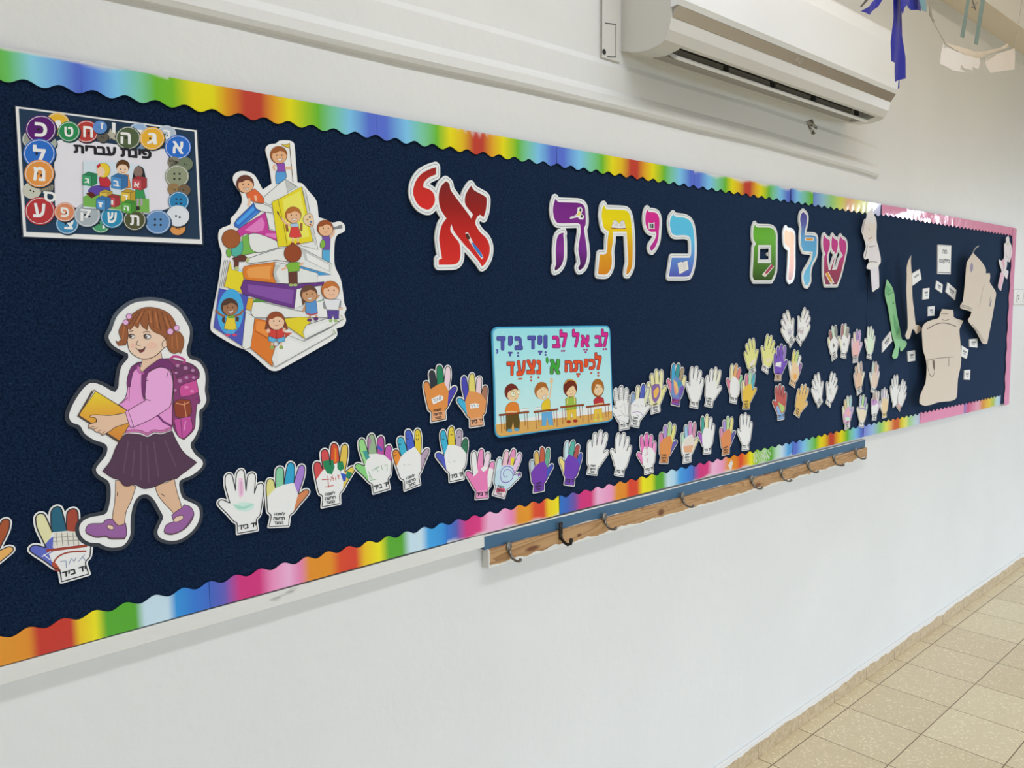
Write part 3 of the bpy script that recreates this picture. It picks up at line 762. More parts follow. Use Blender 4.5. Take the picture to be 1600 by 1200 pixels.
# ================================================================== air conditioner
def conditioner():
    XA, XB_ = 1.705, 3.004
    root = thing('air_conditioner', (XA, 0, 2.247), 'white split air conditioner with a grey silver band on the wall above the board', 'air conditioner')
    z0 = 2.247; L = XB_-XA
    M_W = mat('glossy_white_plastic', (.90, .92, .95), .25, 0, .5)
    M_B = mat('white_casing', (.70, .69, .66), .35)
    M_S = mat('silver_band', (.46, .42, .38), .28, .75)
    M_D = mat('vent_dark', (.02, .02, .02), .7)
    M_G = mat('vent_grey', (.36, .35, .33), .5)
    full = [(0, .018), (-.05, .004), (-.09, 0), (-.128, .006), (-.142, .013), (-.155, .035), (-.162, .064), (-.160, .30), (0, .30)]
    notch = [(0, .018), (-.034, .0085), (-.040, .007), (-.047, .05), (-.112, .062), (-.134, .0095), (-.142, .013), (-.155, .035), (-.162, .064), (-.160, .30), (0, .30)]
    bm = bmesh.new()
    def prism(prof, xa, xb, capa=True, capb=True):
        A_ = [bm.verts.new((xa, y, z)) for y, z in prof]; B_ = [bm.verts.new((xb, y, z)) for y, z in prof]
        n_ = len(prof)
        for i in range(n_): bm.faces.new((A_[i], A_[(i+1) % n_], B_[(i+1) % n_], B_[i]))
        bm.faces.new(A_[::-1]); bm.faces.new(B_)
    prism(full, 0, .075); prism(notch, .075, L-.06); prism(full, L-.06, L)
    bmesh.ops.recalc_face_normals(bm, faces=bm.faces[:])
    bm_obj('body', bm, M_B, root)
    # dark air duct lining inside the slot
    bm = bmesh.new()
    q = [(-.0415, .0075), (-.0485, .048), (-.111, .060), (-.1325, .0105)]
    for (a, b2) in zip(q, q[1:]):
        f = bm.faces.new([bm.verts.new((x, y, z)) for x, (y, z) in ((.078, a), (L-.063, a), (L-.063, b2), (.078, b2))])
        f.material_index = 0 if a != q[0] else 1
    bm_obj('air_duct', bm, [M_D, M_G], root)
    # front panel with rounded edges above the band
    bm = bmesh.new(); prism([(-.1605, .086), (-.180, .088), (-.188, .10), (-.190, .24), (-.184, .285), (-.165, .303), (-.02, .306), (-.02, .300), (-.160, .298)], -.002, L+.002)
    bmesh.ops.recalc_face_normals(bm, faces=bm.faces[:]); bm_obj('front_panel', bm, M_W, root)
    bm = bmesh.new(); prism([(-.155, .062), (-.1635, .064), (-.180, .0865), (-.155, .0865)], .004, L-.002)
    bmesh.ops.recalc_face_normals(bm, faces=bm.faces[:]); bd = bm_obj('silver_band', bm, M_S, root)
    bm = bmesh.new()
    for k, px in enumerate((1245.5, 1251.5)):
        cx = P(px, 93+k*3, -.172).x-XA
        vs, fs = ribbon([(cx+.006*math.cos(t_*.5), .0755+.0055*math.sin(t_*.5)) for t_ in range(13 if k else 9)], .0018)
        V_ = [bm.verts.new((x, -.1640-(z-.064)*.733-.0006, z)) for x, z in vs]
        for f in fs: bm.faces.new([V_[i] for i in f])
        if k == 0:
            vs, fs = ribbon([(cx+.006, .070), (cx+.001, .0755), (cx+.006, .0755)], .0016); V_ = [bm.verts.new((x, -.1640-(z-.064)*.733-.0007, z)) for x, z in vs]
            for f in fs: bm.faces.new([V_[i] for i in f])
    bm_obj('emblem', bm, mat('pale_emblem', (.75, .74, .72), .4), bd)
    # louvre flap hanging in the slot, with its brackets
    bm = bmesh.new(); prism([(-.110, -.0100), (-.1155, -.0055), (-.1155, -.0015), (-.077, .0205), (-.075, .0160)], .088, L-.075)
    bmesh.ops.recalc_face_normals(bm, faces=bm.faces[:]); fl = bm_obj('louvre_flap', bm, M_W, root)
    bm = bmesh.new(); prism([(-.044, .006), (-.060, .013), (-.061, .017), (-.045, .010)], .088, L-.075)
    bmesh.ops.recalc_face_normals(bm, faces=bm.faces[:]); bm_obj('inner_louvre', bm, M_G, root)
    for k in (.22, .44, .66, .93):
        x = .08+(L-.14)*k; bm = bmesh.new()
        box(bm, x-.002, x+.002, -.114, -.096, .004, .044); box(bm, x-.008, x+.006, -.122, -.104, .022, .042, .003)
        bm_obj('bracket', bm, mat('bracket_grey', (.10, .10, .10), .5), fl)
    # access cover line on the left cheek and wall plate beside it
    bm = bmesh.new(); box(bm, -.082, -.010, -.006, 0, -.014, .42, .001); mpz = bm_obj('mounting_plate', bm, M_B, root)
    bm = bmesh.new()
    for a, b2 in (((-.084, .42), (-.084, -.012)), ((-.070, .072), (-.028, .078)), ((-.028, .078), (-.028, -.004)), ((-.028, -.004), (-.062, -.010))):
        vs, fs = ribbon([a, b2], .0019); V_ = [bm.verts.new((x, -.0068, z)) for x, z in vs]
        for f in fs: bm.faces.new([V_[i] for i in f])
    bmesh.ops.create_circle(bm, cap_ends=True, segments=12, radius=.007, matrix=Matrix.Translation((-.074, -.007, 0))@Matrix.Rotation(math.pi/2, 4, 'X'))
    bm_obj('gap', bm, M_D, mpz)
conditioner()
# ================================================================== paper hands
HG = 'paper hands coloured by children'
_T = dict(
 thumb=[(778, 705), (800, 690), (835, 668), (860, 670), (868, 690), (850, 720), (790, 790), (740, 855)],
 index=[(742, 610), (765, 530), (785, 475), (810, 462), (828, 475), (832, 500), (825, 560), (800, 640), (778, 705)],
 middle=[(660, 625), (668, 570), (680, 500), (692, 455), (713, 440), (737, 450), (748, 480), (748, 560), (742, 610)],
 ring=[(589, 655), (590, 580), (593, 510), (612, 482), (640, 482), (656, 503), (660, 560), (660, 625)],
 pinky=[(515, 735), (511, 665), (514, 612), (529, 582), (555, 578), (574, 592), (582, 625), (589, 655)],
 cuff=[(740, 855), (708, 885), (697, 968), (535, 975), (553, 885), (525, 850), (515, 735)])
_base, _tip = (613, 983), (718, 430)
def _tmpl():
    def W(p): a = fpx('Z7', p); w = P(*a, BY-.005); return np.array((w.x, w.z))
    b0, t0 = W(_base), W(_tip); u = t0-b0; L = np.hypot(*u); ang = math.atan2(u[0], u[1])
    c, s = math.cos(ang), math.sin(ang)
    def T(p):
        d = (W(p)-b0)/L; return (float(d[0]*c-d[1]*s), float(d[0]*s+d[1]*c))
    # local frame of the drawn hand, straightened by its own measured lean
    S = {}
    order = ['thumb', 'index', 'middle', 'ring', 'pinky', 'cuff']
    for k in order: S[k] = [T(p) for p in _T[k]]
    return S, T
HS, HT = _tmpl()
def _outline():
    pts = []
    seq = [HS['cuff'][0]]+HS['cuff'][1:-1]+HS['pinky'][:0]
    # one closed run: cuff, pinky, ring, middle, index, thumb
    full = HS['cuff'][:-1]+HS['pinky'][0:1]+HS['pinky'][1:-1]+HS['ring'][:-1]+HS['middle'][:-1]+HS['index'][:-1]+HS['thumb'][:-1]
    return smooth(full, True, 4, 70)
HO = _outline()
HP = nest(offset([HO], .026, .011))
def fing(k):
    return smooth(HS[k], False, 4, 75)
_p = lambda k, i: HS[k][i]
HREG = {k: fing(k) for k in ('thumb', 'index', 'middle', 'ring', 'pinky')}
HREG['thumb'] = HREG['thumb']+[HT((752, 800))]
HREG['palm'] = [_p('cuff', 0), _p('cuff', 1), _p('cuff', 4), _p('cuff', 5), _p('pinky', 0), _p('pinky', -1), _p('ring', -1), _p('middle', -1), _p('index', -1), HT((752, 800))]
HREG['cuff'] = [_p('cuff', 1), _p('cuff', 2), _p('cuff', 3), _p('cuff', 4)]
INKB = '#2b2b30'
_shared = {}
def hand_parts(mir):
    if mir in _shared: return _shared[mir]
    f = (lambda p: (-p[0], p[1])) if mir else (lambda p: p)
    fl = lambda l: [f(p) for p in l]
    tmp = bpy.data.objects.new('tmp', None)
    paper = board_sheet('paper', [fl(l) for g in HP for l in g], '#e4e6ee', None, -.016, .006)
    s = Sheet(None, Vector((0, 0, 0)), -.0250); s._line('outline', INKB, fl(HO), 14, True)
    s.k = 0
    out = s.build()['outline']
    s = Sheet(None, Vector((0, 0, 0)), -.0256)
    def tx(t, z7):   # quad given on the template drawing
        q = [HT(p) for p in z7]
        if mir: q = [(-q[1][0], q[1][1]), (-q[0][0], q[0][1]), (-q[3][0], q[3][1]), (-q[2][0], q[2][1])]
        vs, fs = glyphs(t, .035); a, b, c, d = q
        o = [((a[0]*(1-u)+b[0]*u)*v+(d[0]*(1-u)+c[0]*u)*(1-v), (a[1]*(1-u)+b[1]*u)*v+(d[1]*(1-u)+c[1]*u)*(1-v)) for u, v in vs]
        s._add('lettering', o, fs, '#26262a')
    if mir:
        tx('\u05d3\u05d9\u05d1 \u05d3\u05d9', [(550, 905), (695, 903), (693, 942), (548, 945)])
    else:
        tx('\u05d4\u05e0\u05e9\u05dc', [(580, 853), (668, 852), (667, 880), (579, 882)])
        tx('\u05d4\u05e9\u05d3\u05d7', [(572, 896), (668, 894), (667, 920), (571, 923)])
        tx('\u05d3\u05e2\u05e6\u05e0', [(577, 932), (655, 930), (654, 954), (576, 957)])
    let = s.build()['lettering']
    for o in (paper, out, let): COL.objects.unlink(o)
    _shared[mir] = (paper, out, let)
    return _shared[mir]
HN = [0]
def hand(side, base, tip, cols, label, lift=0., extra=None, text=True, sc=1.0):
    """side: 'R' thumb at right, 'L' thumb at left; base, tip in photo pixels; cols: region -> colour"""
    mir = side == 'L'
    yb = BY-.002-lift
    b, t = P(*base, yb-.003), P(*tip, yb-.003)
    u = t-b; L = math.hypot(u.x, u.z)*sc; ang = math.atan2(u.x, u.z)
    root = thing('paper_hand', (b.x, yb, b.z), label, 'paper hand', HG)
    root.rotation_euler = (0, ang, 0); root.scale = (L, L, L)
    for src in hand_parts(mir)[:3 if text else 2]:
        c = src.copy(); c.parent = root; COL.objects.link(c)
    s = Sheet(root, Vector((b.x, yb, b.z)), -.0225); s.STEP = .00012
    f = (lambda p: (-p[0], p[1])) if mir else (lambda p: p)
    for k in ('palm', 'cuff', 'thumb', 'index', 'middle', 'ring', 'pinky'):
        if cols.get(k): s.fill('colored_'+dict(index='index_finger', middle='middle_finger', ring='ring_finger', pinky='little_finger').get(k, k), [[f(p) for p in HREG[k]]], cols[k])
    ca, sa = math.cos(ang), math.sin(ang)
    def tl(p):         # photo pixel -> hand frame
        w_ = P(*p, yb-.003); dx, dz = (w_.x-b.x)/L, (w_.z-b.z)/L
        return (dx*ca-dz*sa, dx*sa+dz*ca)
    for ne, ex in enumerate(extra or []):
        kind, fr, color, pts = ex[:4]
        q = [tl(fpx(fr, p)) for p in pts]
        if kind == 'p': s.fill('crayon_patch#%d' % ne, [smooth(q)], color)
        elif kind == 'l':
            s.k += 1; vs, fs = ribbon(smooth(q, False) if len(q) > 3 else q, ex[4]); s._add('drawing', vs, fs, color)
        elif kind == 'o':
            s.fill('crayon_patch#%d' % ne, [q], color)
    s.build()
    if lift or True:
        bm = bmesh.new(); bmesh.ops.create_circle(bm, cap_ends=True, segments=12, radius=.07, matrix=Matrix.Translation((0, 0, .42))@Matrix.Rotation(math.pi/2, 4, 'X'))
        r = bmesh.ops.extrude_face_region(bm, geom=bm.faces[:])
        for e in r['geom']:
            if isinstance(e, bmesh.types.BMVert): e.co.y = -.0165
        for v in bm.verts:
            if v.co.y > -.001: v.co.y = (.002+lift)/L
        bmesh.ops.recalc_face_normals(bm, faces=bm.faces[:])
        bm_obj('foam_pad', bm, M_PAD, root)
    return root
M_PAD = mat('sticky_foam', (.6, .6, .58), .8)
def D(p=None, r=None, m=None, i=None, t=None, palm=None, cuff=None):
    return dict(pinky=p, ring=r, middle=m, index=i, thumb=t, palm=palm, cuff=cuff)
def H(side, fr, base, tip, cols, label, **k):
    return hand(side, fpx(fr, base), fpx(fr, tip), cols, label, **k)
smile = lambda fr, x, y, s=1.: [('l', fr, '#2a2a30', [(x-8*s, y), (x-4*s, y+2*s)], .016), ('l', fr, '#2a2a30', [(x+6*s, y-2*s), (x+10*s, y)], .016), ('l', fr, '#2a2a30', [(x-8*s, y+22*s), (x-2*s, y+32*s), (x+6*s, y+30*s), (x+10*s, y+20*s)], .012)]
BRN, ORG = '#a5502c', '#cf8f4c'
H('R', 'px', (-52, 918), (-13, 803), D(p='#8a4528', r='#8a4528', m='#8a4528', i='#9a4c2a', t='#d8a258', palm='#dcd8d0'), 'brown and orange paper hand cut off by the photo\'s left edge')
H('L', 'Z3', (475, 1140), (350, 678), D(t='#5660b4', i='#d0cda0', m='#1f5a72', r='#96402e', p='#b877a0'), 'paper hand with blue thumb and teal finger beside the drawn girl\'s shoe',
  extra=[('p', 'Z3', '#5660b4', [(275, 940), (310, 890), (340, 870), (335, 960), (300, 985)]), ('p', 'Z3', '#cfccc2', [(335, 850), (490, 840), (500, 920), (330, 945)])] +
  [('l', 'Z3', '#8e8c86', [(x, 850), (x+8, 930)], .010) for x in (350, 385, 420, 455, 485)] + [('l', 'Z3', '#8e8c86', [(335, 880), (490, 868)], .009), ('l', 'Z3', '#8e8c86', [(335, 905), (495, 895)], .009)] +
  [('l', 'Z3', '#93392c', [(290, 962), (400, 948), (545, 930)], .035), ('l', 'Z3', '#93392c', [(540, 965), (440, 970), (370, 995), (335, 1040), (345, 1080), (380, 1092)], .020), ('p', 'Z3', '#a8452f', [(325, 1030), (350, 1040), (380, 1085), (370, 1095), (330, 1065)]),
   ('l', 'Z3', '#6f7ca0', [(375, 1030), (412, 1025), (415, 1068)], .008), ('l', 'Z3', '#6f7ca0', [(430, 1050), (445, 1010), (465, 1030), (475, 1005)], .008), ('l', 'Z3', '#6f7ca0', [(490, 1030), (530, 985)], .008), ('l', 'Z3', '#6f7ca0', [(515, 1000), (540, 1030)], .008), ('l', 'Z3', '#d8d8e0', [(262, 1000), (318, 965)], .010), ('l', 'Z3', '#d8d8e0', [(272, 985), (315, 1020)], .010)])
H('L', 'Z7', (360, 1028), (300, 490), D(), 'white paper hand with one pink streaked finger and a green smudge on palm',
  extra=[('p', 'Z7', '#d9b4cc', [(285, 570), (315, 570), (325, 660), (320, 720), (290, 735), (280, 660)]), ('p', 'Z7', '#cb9dbc', [(295, 600), (312, 600), (312, 700), (298, 710)]), ('p', 'Z7', '#bcd6ce', [(235, 790), (330, 772), (415, 785), (400, 825), (330, 850), (260, 830)])] + [('l', 'Z7', '#9cc8b8', [(240+8*i, 795+7*i), (320, 812+4*i), (405-8*i, 786+6*i)], .012) for i in range(5)])
H('R', 'Z7', (613, 983), (718, 430), D(t='#c47a4e', i='#9b76c4', m='#2c96c0', r='#7cbc98', p='#cdc87e'), 'paper hand with orange thumb and yellow, green, blue and purple fingers', lift=.0012)
H('R', 'Z7', (1050, 808), (1075, 272), D(p='#c2474a', r='#c2474a', m='#c8492f', i='#d0b24c', t='#d2ba50'), 'paper hand with red fingers and dark green scribble across the palm',
  extra=[('o', 'Z7', '#1d7a50', [(985, 430), (1040, 415), (1070, 420), (1082, 480), (1060, 540), (1020, 530), (990, 480)]), ('o', 'Z7', '#1d7a50', [(1105, 430), (1150, 430), (1162, 490), (1130, 515), (1105, 490)]), ('p', 'Z7', '#2f4fae', [(1130, 525), (1180, 540), (1175, 590), (1155, 600)]), ('p', 'Z7', '#287a5c', [(1185, 510), (1230, 530), (1200, 580), (1178, 560)]), ('o', 'Z7', '#d8821e', [(1082, 320), (1095, 325), (1098, 430), (1082, 440)])] +
  [('l', 'Z7', '#b54a40', q, .012) for q in ([(975, 585), (1040, 580)], [(1025, 550), (1032, 650)], [(1005, 645), (1075, 632)], [(1045, 600), (1065, 545), (1072, 595)], [(1050, 560), (1080, 580)], [(1090, 560), (1092, 590)], [(1108, 540), (1118, 580)], [(1105, 560), (1122, 550)])])
H('L', 'Z8', (197, 687), (105, 196), D(t='#7cbf74', i='#8cc67e', m='#8aa684', r='#a84a92', p='#b456a4'), 'paper hand with green thumb and purple fingertips, green writing on palm', lift=.0012,
  extra=[('o', 'Z8', '#a07a9a', [(72, 260), (95, 225), (110, 260), (90, 340), (75, 330)]), ('o', 'Z8', '#4a55b0', [(160, 290), (205, 330), (190, 350), (155, 320)]), ('o', 'Z8', '#3f8f8a', [(35, 345), (75, 340), (95, 400), (65, 420)])] +
  [('l', 'Z8', '#7fa87c', q, .012) for q in ([(80, 510), (115, 580)], [(90, 545), (100, 590), (150, 580)], [(115, 510), (150, 480), (165, 520)], [(140, 500), (175, 470)], [(190, 460), (200, 500)], [(215, 470), (240, 455), (240, 510)])])
H('R', 'Z8', (450, 657), (408, 162), D(p='#d48230', r='#3aa6c4', m='#3f58b8', i='#d0b836', t='#a893a8'), 'white paper hand with smiling faces on orange, cyan, blue and yellow fingers', lift=.0024,
  extra=smile('Z8', 305, 355)+smile('Z8', 345, 260)+smile('Z8', 408, 215)+smile('Z8', 490, 215, 1.2)+smile('Z8', 555, 380)+[('l', 'Z8', '#a8a8b0', q, .008) for q in ([(375, 455), (390, 465)], [(410, 460), (430, 455)], [(440, 450), (440, 470)])])
H('L', 'Z8', (822, 598), (775, 134), D(t='#4552b0', i='#35a4c6', m='#d2bc3c', r='#a999ac', p='#2f6e50'), 'white paper hand with blue thumb and dark green little finger, faces drawn on',
  extra=smile('Z8', 685, 400)+smile('Z8', 705, 220)+smile('Z8', 775, 180)+smile('Z8', 838, 200)+smile('Z8', 890, 265)+[('l', 'Z8', '#a8a8b0', q, .008) for q in ([(750, 430), (765, 440)], [(790, 430), (812, 432)])])
H('L', 'Z8', (1030, 748), (1028, 322), D(t='#d573a8', palm='#d573a8', m='#d880b0', r='#dcc4d4', p='#d985b4', cuff='#d78ab4'), 'bright pink paper hand with white streaks on its fingers',
  extra=[('o', 'Z8', '#e4e2e8', [(1090, 480), (1130, 500), (1110, 620), (1080, 660), (1075, 560)]), ('o', 'Z8', '#e4e2e8', [(1045, 470), (1080, 480), (1068, 505), (1040, 520), (1020, 495)]), ('o', 'Z8', '#e4e2e8', [(940, 400), (970, 390), (1000, 520), (960, 560), (945, 470)])])
H('R', 'Z8', (1165, 730), (1300, 322), D(p='#bdd4d8', r='#d8aebc', m='#cf86ae', i='#d4b4d4', t='#b9cfe0', palm='#b4cbe2', cuff='#d8c8d0'), 'pale blue paper hand with a purple spiral heart on its palm', lift=.0012,
  extra=[('o', 'Z8', '#d4c838', [(1270, 400), (1300, 400), (1295, 470), (1268, 460)]), ('o', 'Z8', '#7a4f9c', [(1325, 540), (1350, 520), (1358, 540), (1330, 560)]), ('o', 'Z8', '#c9506c', [(1155, 650), (1225, 660), (1222, 685), (1145, 690)]),
  ('l', 'Z8', '#6f57ac', [(1235+k*5.2*math.cos(k*.62), 545+k*6.0*math.sin(k*.62)) for k in range(1, 12)], .014), ('l', 'Z8', '#6f57ac', [(1300, 520), (1270, 480), (1225, 475), (1190, 510), (1185, 560), (1200, 600), (1240, 605), (1280, 580), (1300, 520)], .016)])
H('R', 'X3', (487, 438), (508, 150), D(p='#a9b8c4', r='#c9a75c', m='#b2553e', i='#5aa086', t='#3a4cac', palm='#6a36a0', cuff='#6a36a0'), 'purple palmed paper hand with blue thumb, red and green fingers')
H('L', 'X3', (678, 396), (706, 108), D(t='#d8c878', i='#b6d0dc', m='#4fa496', r='#a34a48', p='#4552b0', palm='#6438a4', cuff='#6a3fa6'), 'purple palmed paper hand with a yellow thumb')
H('R', 'X3', (819, 330), (877, 46), D(m='#d9d3dc'), 'plain white paper hand, thumb right, beside the yellow thumbed purple hand', lift=.0012)
H('L', 'X3', (990, 337), (1022, 62), D(), 'plain white paper hand, thumb left, just left of the pink fingered hand')
H('L', 'Y6', (397, 1068), (375, 722), D(t='#d978b0', i='#d870b0', m='#d668ae', r='#d97ab4', p='#dc90be'), 'white paper hand with pink thumb and pink fingers',
  extra=[('l', 'Y6', '#c07a98', q, .018) for q in ([(365, 855), (385, 850), (375, 880), (385, 900), (365, 915)], [(380, 940), (385, 975)])])
H('R', 'Y6', (517, 985), (572, 636), D(p='#c878a4', r='#a288c4', m='#a4c088', i='#d2ce7e', t='#5a58a0', palm='#cc8448', cuff='#cc8850'), 'orange palmed paper hand between the pink fingered and beige palmed hands')
H('R', 'Y6', (712, 978), (738, 628), D(p='#a8ccb0', r='#8fb4d0', m='#c888bc', i='#c08aa0', t='#d8d0a0'), 'paper hand with beige palm and blue, pink and mauve fingers',
  extra=[('p', 'Y6', '#d0c8c0', [(680, 800), (740, 755), (780, 780), (775, 840), (680, 850)]), ('p', 'Y6', '#cf9c78', [(680, 840), (765, 830), (750, 890), (690, 890)])])
H('L', 'Y6', (880, 904), (880, 571), D(t='#9a58b4', i='#3f948c', m='#d8d4a8'), 'white paper hand with purple thumb and teal first finger', lift=.0012)
H('R', 'Y6', (1035, 912), (1052, 588), D(p='#c888a8', r='#9d86c6', m='#a8c88e', i='#d4ca80', t='#54549c', palm='#cb8050', cuff='#cb8650'), 'orange palmed paper hand next to the bottom row\'s last white hand')
H('L', 'Y6', (1200, 872), (1200, 558), D(m='#dcd8dc'), 'white paper hand at the right end of the bottom row', lift=.0012)
H('R', 'Y5', (450, 1087), (460, 192), D(p='#cf8446', r='#2a2e36', m='#1e7a54', i='#d9c3cc', t='#4740a4', palm='#cf8440', cuff='#d69a70'), 'orange paper hand with black and green fingers',
  extra=[('o', 'Y5', '#dedee4', [(340, 735), (460, 675), (525, 690), (520, 750), (370, 820)])]+[('l', 'Y5', '#5a6080', q, .012) for q in ([(365, 745), (400, 740), (395, 780)], [(420, 720), (440, 740), (425, 765)], [(460, 705), (490, 700), (485, 745)], [(462, 720), (465, 750)])])
H('L', 'Y5', (1055, 1172), (975, 320), D(t='#3aa2c8', i='#3f3fa4', m='#d0c468', r='#d6c0c8', p='#9a6a54', palm='#cf8a50', cuff='#d49c74'), 'orange paper hand with cyan thumb beside the class sign\'s left edge',
  extra=[('o', 'Y5', '#dedee4', [(945, 815), (1030, 800), (1090, 815), (1085, 870), (950, 885)])]+[('l', 'Y5', '#5a6080', q, .012) for q in ([(960, 830), (985, 840), (975, 870)], [(1000, 830), (1020, 830), (1022, 865)], [(1055, 860), (1060, 825), (1080, 850)])])
H('L', 'Y6', (193, 702), (165, 330), D(), 'white paper hand covered in pencil hatching at the sign\'s right edge', lift=.0006,
  extra=[('l', 'Y6', '#9c98a0', q, .010) for q in [[(148, 350+14*i), (178, 346+14*i)] for i in range(8)]+[[(100+2*i, 385+15*i), (130+2*i, 378+15*i)] for i in range(6)]+[[(197, 365+16*i), (222, 372+16*i)] for i in range(6)]+[[(150, 520), (190, 480), (200, 560)], [(130, 590), (190, 575), (235, 600)], [(160, 540), (200, 600)], [(140, 620), (200, 640)]]])
H('R', 'Y6', (270, 678), (352, 314), D(p='#7d94b8', r='#d8d4b0', m='#4858b0', i='#ccd0b0', cuff='#dcd8dc'), 'white paper hand with a blue middle finger, overlapping the yellow hand', lift=.0045,
  extra=[('l', 'Y6', '#a0a0a8', q, .010) for q in ([(265, 495), (290, 500)], [(300, 490), (310, 515)], [(325, 490), (345, 510)])]+[('l', 'Y6', '#a486b8', q, .014) for q in ([(255, 560), (300, 550), (340, 565)], [(330, 570), (345, 575), (340, 590)], [(290, 575), (310, 590)])])
H('R', 'Y6', (450, 563), (455, 195), D(p='#d8d2a0', r='#d8d2a0', m='#d8d49a', i='#d8d4a8', t='#d4d08c', palm='#d6d2a0'), 'yellow paper hand with a purple ringed orange patch on palm', lift=.0012,
  extra=[('p', 'Y6', '#7a5a98', [(415, 370), (430, 325), (480, 320), (490, 370), (480, 430), (450, 480), (425, 450)]), ('p', 'Y6', '#dda850', [(432, 380), (470, 340), (478, 380), (455, 440), (435, 430)])])
H('L', 'Y6', (615, 502), (645, 144), D(t='#d47898', i='#3a98c4', m='#2f8890', r='#9c8a6c', p='#d8cf98', palm='#5f7fb4', cuff='#7a4aa4'), 'paper hand with pink thumb, blue and teal fingers, rainbow palm',
  extra=[('p', 'Y6', '#d8b068', [(600, 280), (630, 320), (640, 390), (620, 410), (605, 340)]), ('p', 'Y6', '#d4887a', [(600, 320), (618, 360), (625, 415), (608, 400)]), ('p', 'Y6', '#6a50a4', [(650, 360), (680, 330), (690, 350), (665, 410), (640, 440)]), ('p', 'Y6', '#2f88a0', [(640, 290), (670, 310), (650, 350), (635, 330)]), ('o', 'Y6', '#c0408c', [(588, 455), (650, 452), (650, 470), (587, 474)])])
H('L', 'Y6', (770, 521), (795, 170), D(), 'white paper hand, thumb left, right of the rainbow palmed hand', lift=.0012)
H('R', 'Y6', (890, 512), (955, 178), D(i='#dddcc4', m='#dddcca'), 'white paper hand, thumb right, left of the coral fingered hand')
H('L', 'Y6', (1097, 480), (1126, 150), D(t='#d0708c', i='#d8cfa0', m='#d09a68', r='#d07474', p='#9ccaa0'), 'white palmed paper hand with pink thumb and coral and green fingers')
H('R', 'Y6', (1203, 532), (1240, 212), D(p='#d8cf9c', r='#d07a90', m='#a0cca8', i='#4aa4b8', t='#d4b048', palm='#d4b03c', cuff='#d4b248'), 'golden yellow paper hand with pink, green and blue fingers', lift=.0060)
YG = '#d0cf82'
H('R', 'W1', (350, 985), (280, 262), D(YG, YG, YG, YG, YG, YG), 'lime yellow paper hand, thumb right, above the golden yellow hand', lift=.0012, extra=[('p', 'W1', '#d8ccc4', [(270, 790), (380, 680), (410, 690), (370, 790), (300, 850)])])
H('L', 'W1', (600, 955), (748, 190), D(YG, YG, YG, YG, YG, YG), 'lime yellow paper hand, thumb left, touching the purple hand', extra=[('p', 'W1', '#d8c8b0', [(620, 680), (700, 660), (720, 720), (640, 760)])])
VI = '#6a44b0'
H('R', 'W1', (870, 1140), (950, 360), D(VI, VI, VI, '#8a72b8', VI, VI, '#d0b090'), 'purple paper hand with a white patch and beige cuff', lift=.0012, extra=[('o', 'W1', '#dedbe4', [(830, 760), (945, 735), (935, 850), (820, 825)])])
hand('L', (1237.8, 603.4), (1247.5, 548), D(m='#b2c87c', i='#d0c868', p='#8f68a8', palm='#d8bc98', cuff='#d8b48c'), 'paper hand with yellow and green fingers and orange tinted palm', extra=[('p', 'W3', '#d8a058', [(650, 200), (735, 190), (725, 300), (655, 310)])])
scr = lambda fr, cx, cy, w_, h_, col, n_=7, lw=.014: [('l', fr, col, [(cx+w_*random.uniform(-1, 1), cy+h_*random.uniform(-1, 1)) for _ in range(4)], lw) for _ in range(n_)]
H('R', 'W2', (515, 905), (322, 272), D('#ddd8d2', '#dcd4d8', '#dcd4d6', '#dcd6ce'), 'upper white paper hand, thumb right, with pencil scribbles', extra=scr('W2', 460, 660, 60, 90, '#a8a4b4'))
H('L', 'W2', (630, 880), (845, 206), D('#ddd8d2', '#dcd4d8', '#dcd4d6', '#dcd6ce'), 'upper white paper hand, thumb left, with brownish pencil lines', extra=scr('W2', 690, 620, 70, 90, '#b4a4a8'))
H('R', 'W4', (322, 885), (272, 190), D('#dcd8b4', '#96605a', '#bccdbc', '#7c8478', '#d0c4c8'), 'paper hand with brown and grey fingers, dark oval on palm, thumb hidden', extra=[('p', 'W4', '#66605e', [(300, 545), (325, 600), (300, 655), (278, 600)])])
H('L', 'W4', (505, 860), (555, 142), D('#d8d0d0', '#9a948c', '#c4cdb8', '#a06a6c', '#dcd8b4'), 'paper hand with reddish first finger and grey oval on palm', lift=.0012, extra=[('p', 'W4', '#8f8f8c', [(515, 520), (540, 570), (520, 630), (497, 575)])])
H('R', 'W4', (755, 953), (790, 258), D('#d8b8cc', '#d8c8b4', '#9a7cb8', '#b694cc', '#cfb0d0', '#d8a8a8'), 'paper hand with violet fingers and salmon palm')
H('L', 'W4', (1040, 875), (1088, 196), D('#d0dcd0', '#cfdccb', '#cddcc8', '#cfdccf', '#d8dfd6', '#c8dac0'), 'pale green paper hand beside the board seam', lift=.0012)
H('R', 'W5', (440, 738), (412, 78), D('#d0b4ac', '#c8a890', '#dccabc', '#b8a49c', '#dcdcc0', '#cfae94'), 'paper hand in brown and beige stripes left of the seam', lift=.0024)
H('L', 'W5', (720, 718), (793, 66), D('#ddd4d4', '#dcbcc4', '#c4a48c', '#b4c8c4', '#ccd8d4', '#d0bcac'), 'paper hand with pale teal first finger and brown striped palm')
H('R', 'W6', (188, 937), (192, 248), D('#d4dcb8', '#d0bc88', '#ccdcc0', '#9cc4c8', '#b4a4cc', '#cf9cbc'), 'rainbow palmed paper hand, thumb right, over the bottom border', lift=.0024, extra=[('p', 'W6', '#e0a8a0', [(150, 600), (220, 560), (260, 620), (200, 660)]), ('p', 'W6', '#b4d8c0', [(140, 690), (230, 690), (240, 760), (150, 760)])])
